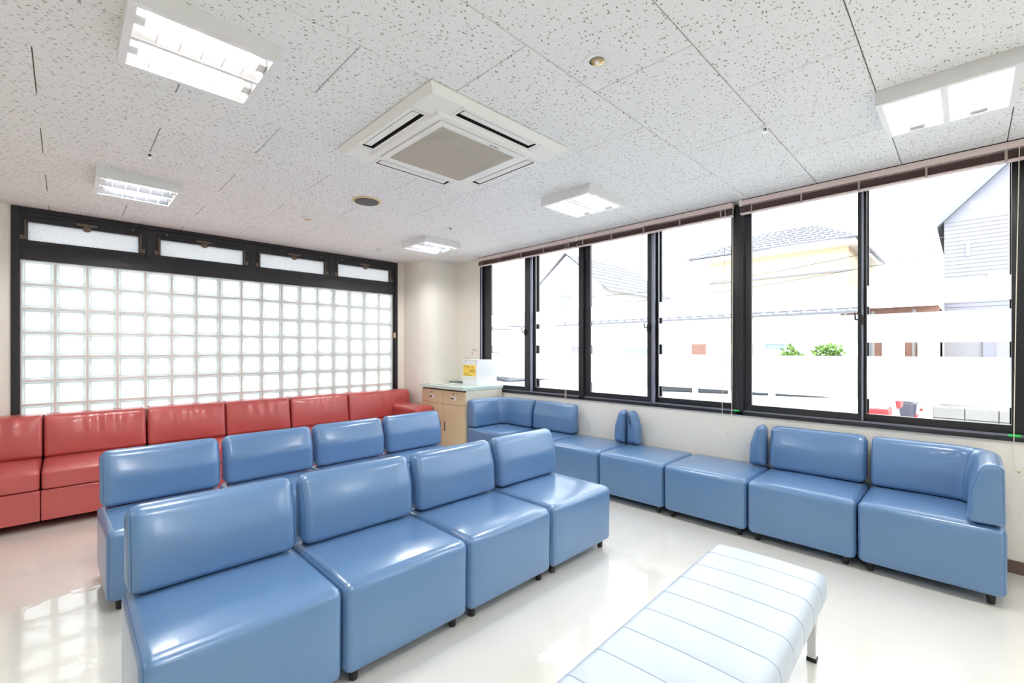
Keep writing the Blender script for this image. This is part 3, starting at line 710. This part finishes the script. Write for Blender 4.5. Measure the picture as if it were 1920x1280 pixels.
for i, (k, nm, lab) in enumerate(WR):
    y = -.143 + .5985 * (i + .5)
    if i == 6: y -= .004
    blue_seat(k, (3.272, y, 0), -PI / 2, lab, 'blue seats along the window wall', nm)

# ------------------------------------------------------------------ red sofas
SF, SBK = 4.64, 5.455
def red_sofa(xs, label, arm=None):
    x0, x1 = xs[0], xs[-1]
    t = thing('red_sofa', label, 'sofa', ((x0 + x1) / 2, SF, 0), 0, 'red sofas along the glass blocks'); tl = wloc(t)
    pls = lambda cx2: (lambda s, u, v: (cx2 + s - tl.x, u, v))
    bx0 = x0 - (.27 if arm == 'l' else 0); bx1 = x1 + (.0 if arm == 'r' else 0)
    for a, b in zip(xs[:-1], xs[1:]):
        w = b - a - .004
        basep = [(0, .062, .008), (SBK - SF, .062, .008), (SBK - SF, .28, .01), (0, .28, .012)]
        link('base_panel', pillow(basep, w, .008, pls((a + b) / 2), nsub=2, nl=3).mesh('base_panel', 'red_vinyl', smooth=60), t)
        seat_hi = b if not (arm == 'r' and b == x1) else b - .29
        cushp = [(-.012, .284, .02), (.6, .284, .02), (.6, .425, .02), (-.012, .425, .028)]
        rnd = random.random() * 9
        def cb(x, y, z, c=(a + seat_hi) / 2 - tl.x, w2=(seat_hi - a) / 2, ph=rnd):
            q = max(0, 1 - ((x - c) / w2) ** 2)
            if z > .41: z += .014 * q * max(0, 1 - ((y - .28) / .32) ** 2) - .004 + .002 * math.sin(x * 37 + ph) * math.sin(y * 29)
            return (x, y, z)
        link('seat_cushion', pillow(cushp, seat_hi - a - .008, .02, pls((a + seat_hi) / 2), nl=12, bulge=cb).mesh('seat_cushion', 'red_vinyl', smooth=60), t)
        backp = [(.535, .43, .03), (SBK - SF, .30, .02), (SBK - SF - .01, .755, .035), (.585, .755, .05)]
        def bb(x, y, z, c=(a + b) / 2 - tl.x, w2=w / 2, ph=rnd):
            q = max(0, 1 - ((x - c) / w2) ** 4)
            if y < .64 and z > .43:
                dz = max(0, min(1, (z - .43) / .3))
                y -= .016 * q * math.sin(dz * PI)
                y += q * .0055 * math.exp(-((dz - .8) / .22) ** 2) * (math.sin((x - c) * 62 + ph) * math.exp(-((x - c - .04) / .16) ** 2))
            return (x, y, z)
        k_ = link('back_cushion', pillow(backp, w - .004, .022, pls((a + b) / 2), nsub=9, nl=36, bulge=bb).mesh('back_cushion', 'red_vinyl', smooth=60), t)
    if arm:
        ax = (x1 - .285, x1 - .005) if arm == 'r' else (x0 - .285, x0 - .005)
        armp = [(.0, .07, .02), (.62, .07, .02), (.62, .585, .03), (.0, .585, .05)]
        def ab(x, y, z, c=(ax[0] + ax[1]) / 2 - tl.x):
            if z > .56: z += .012 * max(0, 1 - ((x - c) / .14) ** 2)
            return (x, y, z)
        link('armrest', pillow(armp, ax[1] - ax[0], .05, pls((ax[0] + ax[1]) / 2), nl=8, bulge=ab).mesh('armrest', 'red_vinyl', smooth=60), t)
    MB().box((x0 + .002 - tl.x, SBK - SF - .06, .2), (x1 - .002 - tl.x, SBK - SF - .004, .742)).build('back_panel', 'red_vinyl', t, local=True, bevel=.006)
    for x in (x0 + .08, x1 - .08):
        for y in (.06, SBK - SF - .08): MB().lathe([(.02, 0), (.024, .066)], (x - tl.x, y, 0), 12).build('leg', 'black_plastic', t, local=True)
red_sofa([-.775, -.12, .527], 'red vinyl two-seat sofa cut by the left edge of the photo', 'l')
red_sofa([.531, 1.146, 1.757], 'red vinyl two-seat sofa in the middle, without armrests')
red_sofa([1.761, 2.415, 3.262], 'red vinyl two-seat sofa with an armrest next to the pillar', 'r')

# ------------------------------------------------------------------ pale blue bench
bt = thing('padded_bench', 'low pale blue padded bench with stitched channels and steel legs', 'bench', (1.49, .612, 0), math.radians(1.6))
bench_poly = [(-.228, .258, .012), (.228, .258, .012), (.228, .357, .04), (-.228, .357, .04)]
BLN = 1.5
seams = [.746 - .136 - .1535 * k for k in range(9)]
pads = [BLN / 2] + seams + [-BLN / 2]
rings = []
def bench_z(x, y, z):
    if z > .33: z += .008 * max(0, 1 - (y / .24) ** 2)
    return (x, y, z)
S = []
for j in range(6): a = PI / 2 * j / 5; S.append((-BLN / 2 + .03 - .03 * math.cos(a), .03 * (1 - math.sin(a))))
for s in sorted(seams):
    S += [(s - .006, 0), (s - .002, .0004), (s, .0013), (s + .002, .0004), (s + .006, 0)]
for j in range(6): a = PI / 2 * (1 - j / 5); S.append((BLN / 2 - .03 + .03 * math.cos(a), .03 * (1 - math.sin(a))))
loft_mb = loft(MB(), [[bench_z(s, u, v) for u, v in ring(bench_poly, d, 6, 6)] for s, d in S])
pad = loft_mb.build('cushion', 'pale_blue_vinyl', bt, smooth=60, local=True)
sm = MB()
for s in seams: sm.tube([bench_z(s, u, v) for u, v in ring(bench_poly, .0012, 6, 6)], .0011, 4, closed=True)
sm.build('stitched_seam', 'pale_blue_seam', pad, local=True)
for x in (-.70, .70):
    for y in (-.18, .18):
        l = MB().box((x - .016, y - .016, .012), (x + .016, y + .016, .262)).build('leg', 'chrome', bt, local=True, bevel=.003)
        MB().box((x - .018, y - .018, 0), (x + .018, y + .018, .018)).build('rubber_foot', 'black_plastic', l, local=True, bevel=.003)
MB().box((-.70, -.19, .235), (.70, -.17, .257)).box((-.70, .17, .235), (.70, .19, .257)).build('under_rail', 'chrome', bt, local=True)

# ------------------------------------------------------------------ cabinet with survey box
CX0, CX1, CY0, CY1 = 3.262, 3.85, 4.056, 4.93
cb_ = thing('storage_cabinet', 'beige drawer and door cabinet with pale green top in front of the pillar', 'cabinet', ((CX0 + CX1) / 2, (CY0 + CY1) / 2, 0))
MB().box((CX0 + .02, CY0, .06), (CX1, CY1, .808)).build('carcass', 'cabinet_side', cb_, bevel=.002)
MB().box((CX0 + .03, CY0 + .02, 0), (CX1 - .02, CY1 - .02, .06)).build('plinth', 'shadow_gap', cb_)
MB().box((CX0 + .012, CY0 + .004, .785), (CX0 + .02, CY1 - .004, .808)).build('shadow_gap', 'shadow_gap', cb_)
MB().box((3.232, 4.045, .808), (CX1 + .008, 4.942, .845)).build('worktop', 'mint_laminate', cb_, bevel=.003)
YS = 4.489
for (a, b) in ((CY0 + .002, YS - .0015), (YS + .0015, CY1 - .002)):
    d = MB().box((CX0, a, .628), (CX0 + .019, b, .786)).build('drawer', 'cabinet_beige', cb_, bevel=.002)
    m_ = (a + b) / 2; ym = m_ + (.0 if a > YS else .0)
    MB().box((CX0 - .004, m_ - .056, .683), (CX0 + .001, m_ + .056, .727)).build('label_holder', 'white_metal', d, bevel=.001)
    MB().box((CX0 - .006, m_ - .01, .69), (CX0 - .0035, m_ + .05, .712)).build('finger_pull', 'bronze_metal', d)
    lk = MB().tube([(CX0 + .001, m_, .757), (CX0 - .005, m_, .757)], .012, 16).build('lock', 'chrome', d)
    MB().box((CX0 - .006, m_ - .002, .751), (CX0 - .0045, m_ + .002, .763)).build('keyhole', 'ink', d)
    dr = MB().box((CX0, a, .066), (CX0 + .019, b, .624)).build('door', 'cabinet_beige', cb_, bevel=.002)
    y = b - .045 if a < YS else a + .045
    MB().box((CX0 - .008, y - .011, .30), (CX0 + .001, y + .011, .41)).build('door_handle', 'bronze_metal', dr, bevel=.002)
    MB().box((CX0 - .009, y - .005, .305), (CX0 - .0075, y + .005, .405)).build('handle_recess', 'chrome', dr)

def text(body, size, name, m, parent, origin, w=None, squash=None):
    cu = bpy.data.curves.new('t', 'FONT'); cu.body = body; cu.size = size; cu.extrude = .0001; cu.align_x = 'LEFT'; cu.resolution_u = 3
    o = bpy.data.objects.new('t', cu); C.objects.link(o); bpy.context.view_layer.update()
    me = bpy.data.meshes.new_from_object(o.evaluated_get(bpy.context.evaluated_depsgraph_get())); bpy.data.objects.remove(o); bpy.data.curves.remove(cu)
    xs = [v.co.x for v in me.vertices] or [0, 1]; x0 = min(xs); k = (w / (max(xs) - x0)) if w else 1
    off = wloc(parent)
    for v in me.vertices:
        x, y, z = (v.co.x - x0) * k, v.co.y, v.co.z
        v.co = (origin[0] - z - off.x, origin[1] - x - off.y, origin[2] + y - off.z)
    me.materials.clear(); me.materials.append(MATS[m]); me.name = name
    return link(name, me, parent)
bxx = thing('survey_box', 'white survey box with yellow notice standing on the beige cabinet', 'box', (3.69, 4.29, .845))
MB().box((3.525, 4.153, .845), (3.85, 4.428, 1.153)).build('box_body', 'acrylic_white', bxx, bevel=.003)
MB().box((3.52, 4.15, 1.146), (3.853, 4.431, 1.156)).build('lid', 'acrylic_white', bxx, bevel=.002)
MB().box((3.5235, 4.165, .925), (3.5255, 4.416, .927)).build('slot_line', 'ink_grey', bxx)
for y in (4.175, 4.375): MB().box((3.518, y, 1.122), (3.5255, y + .035, 1.142)).build('clip', 'chrome', bxx, bevel=.001)
ys_ = MB().box((3.5225, 4.177, .957), (3.5252, 4.416, 1.094)).build('notice_sheet', 'yellow_paper', bxx)
text('アンケート', .05, 'headline', 'ink', ys_, (3.5215, 4.408, 1.048), w=.19)
text('BOX', .052, 'headline', 'ink', ys_, (3.5215, 4.285, 1.003), w=.1)
sl = MB()
for zz, n_, y0 in ((.985, 8, 4.405), (.965, 12, 4.405)):
    for k in range(n_):
        y = y0 - k * .0135; h = random.uniform(.006, .011)
        for q in range(3):
            z_ = zz - .003 + q * .0045; l_ = random.uniform(.004, .0095); sl.box((3.5215, y - l_, z_), (3.5226, y - random.uniform(0, .002), z_ + .0014))
        v_ = y - random.uniform(.002, .008); sl.box((3.5215, v_ - .0014, zz - .004), (3.5226, v_, zz + h))
sl.build('small_print', 'ink', ys_)
po = thing('wall_notice', 'cream paper notice on the wall above the survey box', 'notice', (WX - .002, 4.70, 1.10))
MB().box((WX - .003, 4.535, 1.10), (WX - .0005, 4.855, 1.335)).build('sheet', 'paper_cream', po)
pp = MB()
for zz, y0, n_ in ((1.285, 4.648, 6), (1.265, 4.652, 7)):
    for k in range(n_):
        y = y0 - k * .0145; pp.box((WX - .0042, y - .01, zz), (WX - .003, y, zz + .002)).box((WX - .0042, y - .006, zz - .004), (WX - .003, y - .003, zz + .008))
for k in range(7): pp.box((WX - .0042, 4.80 - k * .012 - .007, 1.163), (WX - .003, 4.80 - k * .012, 1.168))
pp.build('print', 'ink_grey', po)
MB().tube([(WX - .0045, 4.655, 1.232), (WX - .003, 4.655, 1.232)], .011, 12).build('red_dot', 'ink_red', po)
MB().tube([(WX - .006, 4.83, 1.322), (WX - .003, 4.83, 1.322)], .004, 8).build('pin', 'cream_plastic', po)
def sheet(x, y, w, d, a, label, z=.845, m='paper', h=.0015, name='paper_sheet', cat='paper', group='papers on the cabinet'):
    c, s_ = math.cos(a), math.sin(a)
    q = [(x + c * u - s_ * v, y + s_ * u + c * v) for u, v in ((-w / 2, -d / 2), (w / 2, -d / 2), (w / 2, d / 2), (-w / 2, d / 2))]
    return single(name, MB().hexa([(*p, z + .0003) for p in q], [(*p, z + h) for p in q]), m, label, cat, group)
sheet(3.42, 4.80, .21, .20, .1, 'dark clipboard at the left rear of the mint cabinet top', m='ink_grey', h=.003, name='clipboard', cat='clipboard')
sheet(3.42, 4.80, .195, .185, .1, 'white form lying on the dark clipboard at the left of the cabinet top', z=.848)
sheet(3.42, 4.565, .22, .2, -.12, 'grey clipboard lying left of the survey box on the cabinet top', m='ink_grey', h=.003, name='clipboard', cat='clipboard')
sheet(3.42, 4.565, .2, .185, -.12, 'white form on the grey clipboard left of the survey box', z=.848)
pen = lambda a, b, m, lab: single('pen', MB().tube([a, b], .0045, 8), m, lab, 'pen', 'pens on the cabinet', smooth=40)
single('pen_tray', MB().box((3.64, 4.52, .8455), (3.73, 4.86, .853)).box((3.64, 4.52, .853), (3.645, 4.86, .864)).box((3.725, 4.52, .853), (3.73, 4.86, .864)), 'ink_grey', 'low dark pen tray at the back of the cabinet top by the pillar', 'tray')
pen((3.665, 4.56, .858), (3.675, 4.70, .858), 'black_plastic', 'black pen lying in the tray on the cabinet')
pen((3.70, 4.66, .858), (3.69, 4.80, .858), 'chrome', 'silver pen lying in the tray on the cabinet')

# ------------------------------------------------------------------ outdoors
GZ = -.28
struct('ground', MB().box((WX + .15, -60, GZ - .1), (90, 90, GZ)).box((-60, GY + .12, GZ - .1), (WX + .15, 90, GZ)), 'asphalt')
def window_on(parent, x, y0, y1, z0, z1, frame='white_stucco', pane='outdoor_glass', bars=1):
    w = MB().box((x - .06, y0 - .05, z0 - .05), (x, y1 + .05, z0)).box((x - .06, y0 - .05, z1), (x, y1 + .05, z1 + .05)).box((x - .06, y0 - .05, z0), (x, y0, z1)).box((x - .06, y1, z0), (x, y1 + .05, z1))
    for k in range(bars): y = y0 + (y1 - y0) * (k + 1) / (bars + 1); w.box((x - .05, y - .02, z0), (x - .01, y + .02, z1))
    o = w.build('window', frame, parent); MB().box((x - .03, y0, z0), (x - .01, y1, z1)).build('window_pane', pane, o); return o
def tile_roof(mb, p0, p1, q0, q1, n, th=.06):   # p0-p1 eave, q0-q1 ridge; stepped tile courses
    p0, p1, q0, q1 = map(Vector, (p0, p1, q0, q1))
    nrm = (p1 - p0).cross(q0 - p0).normalized()
    if nrm.z < 0: nrm = -nrm
    for k in range(n):
        a0, a1 = p0 + (q0 - p0) * (k / n), p1 + (q1 - p1) * (k / n); b0, b1 = p0 + (q0 - p0) * ((k + 1) / n), p1 + (q1 - p1) * ((k + 1) / n)
        mb.hexa([a0, a1, b1, b0], [a0 + nrm * th, a1 + nrm * th, b1 + nrm * th * .3, b0 + nrm * th * .3])
        m_ = max(2, int((a1 - a0).length / .3))
        for j in range(m_):
            u = (j + .5) / m_; c = a0 + (a1 - a0) * u; d = b0 + (b1 - b0) * u; e = (p1 - p0).normalized() * .03
            mb.hexa([c - e + nrm * th, c + e + nrm * th, d + e + nrm * th * .3, d - e + nrm * th * .3], [c - e * .5 + nrm * (th + .03), c + e * .5 + nrm * (th + .03), d + e * .5 + nrm * (th * .3 + .03), d - e * .5 + nrm * (th * .3 + .03)])
    return mb
# long low building with tiled roof
lb = thing('low_building', 'long low white building with grey tiled roof across the street', 'building', (14, 5.6, GZ))
MB().box((13, 2.05, GZ), (16, 10.2, 2.05)).build('wall', 'white_stucco', lb)
tile_roof(MB(), (12.6, 1.75, 2.1), (12.6, 10.5, 2.1), (14.6, 1.75, 2.62), (14.6, 10.5, 2.62), 5).build('roof', 'roof_tile', lb)
for y0, y1, z0, z1, pn_, b in ((9.05, 10.0, 1.1, 1.36, 'grey_siding', 4), (6.95, 7.75, 1.05, 1.34, 'outdoor_glass', 1), (3.25, 3.7, 1.27, 1.42, 'outdoor_glass', 0)): window_on(lb, 13, y0, y1, z0, z1, 'white_stucco', pn_, b)
MB().box((12.95, 5.25, GZ), (13.02, 5.65, 1.6)).build('door', 'timber', lb)
# hipped house behind it
hb_ = thing('hipped_house', 'cream two-storey house with hipped grey tile roof seen through the middle windows', 'house', (23, 5.4, GZ))
MB().box((20, 3.0, GZ), (26, 7.9, 5.0)).build('wall', 'cream_stucco', hb_)
MB().box((19.94, 2.9, 4.1), (20.02, 7.95, 4.16)).build('belt_course', 'roof_tile', hb_)
MB().box((19.45, 2.72, 5.0), (26.5, 8.45, 5.16)).build('soffit', 'white_stucco', hb_)
r_ = tile_roof(MB(), (19.3, 2.66, 5.16), (19.3, 8.6, 5.16), (22.4, 4.6, 6.5), (22.4, 6.3, 6.5), 8)
tile_roof(r_, (26.6, 2.66, 5.16), (19.3, 2.66, 5.16), (24, 4.6, 6.5), (22.4, 4.6, 6.5), 8); tile_roof(r_, (19.3, 8.6, 5.16), (26.6, 8.6, 5.16), (22.4, 6.3, 6.5), (24, 6.3, 6.5), 8)
r_.build('roof', 'roof_tile', hb_)
# gabled house far left
ga = thing('gabled_house', 'white house with steep gabled tile roof seen through the left windows', 'house', (28, 19, GZ))
gw = MB().box((24, 16.2, GZ), (32, 22, 5.4)); gw.face([(24, 16.2, 5.4), (24, 19, 7.6), (24, 22, 5.4)]); gw.build('wall', 'white_stucco', ga)
r_ = tile_roof(MB(), (23.8, 15.4, 4.85), (32.4, 15.4, 4.85), (23.8, 19, 7.75), (32.4, 19, 7.75), 9, .05); tile_roof(r_, (32.4, 22.6, 4.85), (23.8, 22.6, 4.85), (32.4, 19, 7.75), (23.8, 19, 7.75), 9, .05); r_.build('roof', 'roof_tile', ga)
window_on(ga, 24, 18.4, 19.5, 4.3, 5.4); window_on(ga, 24, 16.6, 17.8, 4.2, 5.0, bars=3)
gb = thing('annex_house', 'small white house with low gable beyond the leftmost pane', 'house', (24, 25, GZ))
gw = MB().box((21, 22.6, GZ), (27, 27.5, 2.6)); gw.face([(21, 22.6, 2.6), (21, 25, 4.0), (21, 27.5, 2.6)]); gw.build('wall', 'white_stucco', gb)
r_ = tile_roof(MB(), (20.6, 22.1, 2.35), (27.3, 22.1, 2.35), (20.6, 25, 4.05), (27.3, 25, 4.05), 6); tile_roof(r_, (27.3, 27.9, 2.35), (20.6, 27.9, 2.35), (27.3, 25, 4.05), (20.6, 25, 4.05), 6); r_.build('roof', 'roof_tile', gb)
# tall grey house on the right
gh = thing('grey_house', 'tall grey sided house with steep gable seen through the right pane', 'house', (22, -2.2, GZ))
ya, yr, za, zr = .47, -1.9, 4.95, 7.45; yn = -4.3
gw = MB().box((18, yn, 2.1), (26, ya, za)); gw.face([(18, ya, za), (18, yn, za), (18, yr, zr)]); gw.build('wall', 'grey_siding', gh)
sd = MB()
for k in range(26): z = 2.15 + k * .11; sd.box((17.985, yn, z), (18.0, ya, z + .012))
sd.build('siding_joints', 'concrete', gh)['kind'] = 'stuff'
MB().box((17.99, yn, GZ), (26, ya, 2.1)).build('base_wall', 'grey_brick', gh)
r_ = MB()
for s_, ye in ((1, ya + .15), (-1, yn - .15)):
    ze = za - .16
    r_.hexa([(17.8, ye, ze), (26.3, ye, ze), (26.3, yr, zr), (17.8, yr, zr)], [(17.8, ye, ze + .16), (26.3, ye, ze + .16), (26.3, yr, zr + .16), (17.8, yr, zr + .16)])
r_.build('roof', 'roof_tile', gh)
window_on(gh, 18, -.75, -.45, 2.75, 3.3, bars=0); MB().box((17.93, -.52, GZ), (18.0, -.3, 2.0)).build('door', 'grey_siding', gh)
MB().box((17.94, -.05, 3.9), (18.0, .02, 4.3)).build('vent_hood', 'white_stucco', gh)
# old timber house
th = thing('timber_house', 'low old timber-clad house beside the tall grey house', 'house', (18.5, 1.5, GZ))
MB().box((17, .55, GZ), (20, 2.75, 2.5)).build('wall', 'timber', th)
tile_roof(MB(), (16.5, .5, 2.5), (16.5, 2.95, 2.5), (18.4, .5, 3.0), (18.4, 2.95, 3.0), 4).build('roof', 'roof_tile', th)
MB().box((16.9, 1.25, GZ), (17, 1.75, 2.3)).build('panel', 'white_stucco', th); MB().box((16.9, 2.2, GZ), (17, 2.7, 2.3)).build('panel', 'white_stucco', th)
for y in (1.05, 1.95, 2.6): MB().tube([(16.85, y, GZ), (16.85, y, 2.4)], .04, 8).build('downpipe', 'concrete', th)
window_on(th, 16.98, 1.98, 2.15, .9, 1.6, bars=0)
MB().box((16.5, .52, GZ), (16.9, .95, 1.55)).build('meter_cabinet', 'white_stucco', th)
# concrete block wall
bw = thing('block_wall', 'low concrete block garden wall behind the parked cars', 'wall', (10.7, -.6, GZ))
MB().box((10.72, -3.2, GZ), (10.83, .42, .30)).build('core', 'concrete', bw)
bkm = MB().box((0, .006, .006), (.14, .384, .184)).mesh('concrete_block', 'concrete', bevel=.006)
for r in range(3):
    for k in range(9): link('concrete_block', bkm, bw, (-.07 + .05, .6 + .42 - .39 * (k + 1), .005 + .19 * r))
# shrubs
def shrub(x, y, h, rx, lab):
    t = thing('shrub', lab, 'shrub', (x, y, GZ), group='shrubs by the low building'); mb = MB()
    for k in range(1100):
        a = random.random() * 2 * PI; u = random.random() ** .4; ph = math.acos(random.uniform(-1, 1)); cz = h * .58
        p = Vector((.26 * u * math.sin(ph) * math.cos(a), rx * u * math.sin(ph) * math.sin(a), cz + h * .42 * u * math.cos(ph)))
        d = Vector((random.uniform(-1, 1), random.uniform(-1, 1), random.uniform(-.5, 1))).normalized() * .11; e = d.orthogonal().normalized() * .045
        mb.face([p, p + d * .5 + e, p + d, p + d * .5 - e])
    tag(mb.build('foliage', 'leaf', t, local=True), kind='stuff')
    MB().tube([(0, 0, 0), (.02, 0, h * .5)], [.04, .02], 6).build('stem', 'bark', t, local=True)
shrub(12.62, 3.05, 1.66, .3, 'rounded green shrub left of the other in front of the low building')
shrub(12.62, 2.3, 1.72, .42, 'wider green shrub near the timber house')
# cars
def car(name, lab, x, y0, L, paint, hgt=1.40, van=False, flip=False, up=.07, wo=.62):
    W_ = 1.62; t = thing(name, lab, 'car', (x + W_ / 2, y0 + L / 2, GZ), PI if flip else 0)
    pl_ = lambda s, u, v: (s, u - L / 2, v)
    if van: bodyp = [(.02, .22, .06), (L - .02, .22, .06), (L, .75, .1), (L - .08, .92, .1), (.02, .95, .08)]
    else: bodyp = [(.03, .2, .08), (L - .03, .2, .08), (L, .62, .12), (L - .1, .80 + up, .12), (.05, .92 + up, .1), (0, .6, .1)]
    pillow(bodyp, W_, .1, pl_, ns=4, nsub=4, nl=4).build('body', paint, t, smooth=50, local=True)
    cabp = [(.45, .86 + up, .04), (L - .55 if van else L - 1.15, .80 + up, .04), (L - .95 if van else L - 2.0, hgt, .12), (.55 if van else 1.15, hgt, .12)]
    c_ = pillow(cabp, W_ - .16, .07, pl_, ns=4, nsub=3, nl=4).build('cabin_glass', 'car_glass', t, smooth=50, local=True)
    y1 = (.6 if van else 1.15) - L / 2; y2 = (L - 1.0 if van else L - 2.0) - L / 2
    MB().box((-W_ / 2 + .16, y1, hgt - .03), (W_ / 2 - .16, y2, hgt + .012)).build('roof_panel', paint, c_, local=True, bevel=.01)
    for yy in (y1 + .02, (y1 + y2) / 2, y2 - .02):
        for s_ in (-1, 1): MB().hexa([(s_ * .735 - .02, yy - .04, .84), (s_ * .735 + .02, yy - .04, .84), (s_ * .735 + .02, yy + .04, .84), (s_ * .735 - .02, yy + .04, .84)], [(s_ * .68 - .02, yy - .04, hgt - .02), (s_ * .68 + .02, yy - .04, hgt - .02), (s_ * .68 + .02, yy + .04, hgt - .02), (s_ * .68 - .02, yy + .04, hgt - .02)]).build('pillar', paint, c_, local=True)
    for yy in (wo - L / 2, L / 2 - .78):
        for s_ in (-1, 1):
            w = MB().tube([(s_ * (W_ / 2 - .17), yy, .3), (s_ * (W_ / 2 + .012), yy, .3)], .3, 22).build('wheel', 'tyre', t, smooth=40, local=True)
            MB().tube([(s_ * (W_ / 2 + .0), yy, .3), (s_ * (W_ / 2 + .02), yy, .3)], .2, 16).build('hub', 'chrome', w, smooth=40, local=True)
    for s_ in (-1, 1):
        MB().box((s_ * (W_ / 2 - .36), -L / 2 - .015, .78), (s_ * (W_ / 2 + .006), -L / 2 + .26, .90)).build('tail_lamp', 'tail_lamp', t, local=True, bevel=.02)
        MB().box((s_ * (W_ / 2 - .4), L / 2 - .2, .56), (s_ * (W_ / 2 - .06), L / 2 + .005, .68)).build('head_lamp', 'lamp_glass', t, local=True, bevel=.02)
        MB().box((s_ * (W_ / 2 - .3), -L / 2 - .008, .36), (s_ * (W_ / 2 - .05), -L / 2 + .03, .40)).build('reflector', 'tail_lamp', t, local=True)
        MB().box((s_ * (W_ / 2 + .002), .1, .68), (s_ * (W_ / 2 + .012), .28, .70)).build('door_handle', 'chrome', t, local=True)
    MB().box((-.45, L / 2 - .03, .3), (.45, L / 2 + .008, .5)).build('grille', 'black_plastic', t, local=True)
    MB().box((-.3, -L / 2 - .01, .5), (.3, -L / 2 + .02, .6)).build('number_plate', 'white_plastic', t, local=True)
    return t
car('white_sedan', 'white sedan parked just outside the nearest window', 6.5, .63, 4.2, 'car_white')
car('dark_car', 'dark car parked beyond the white sedan', 10.55, .62, 4.0, 'car_dark', 1.36, wo=.5)
car('grey_car', 'dark grey car parked outside the left window', 7.0, 6.0, 4.1, 'car_grey', 1.38, flip=True, up=0)
car('white_van', 'white van parked furthest to the left outside', 9.3, 10.6, 3.9, 'car_white', 1.5, True, flip=True)
# overhead cables
for k, (z0, z1) in enumerate(((4.05, 4.0), (4.5, 4.35))):
    pts = []
    for j in range(13):
        u = j / 12; pts.append((17.9 + u * 2.0, .45 + u * 18, z0 + (z1 - z0) * u - .5 * math.sin(PI * u)))
    single('overhead_cable', MB().tube(pts, .012, 5), 'cable', ['lower overhead cable running from the grey house to the left', 'upper overhead cable running from the grey house to the left'][k], 'cable', 'overhead cables')
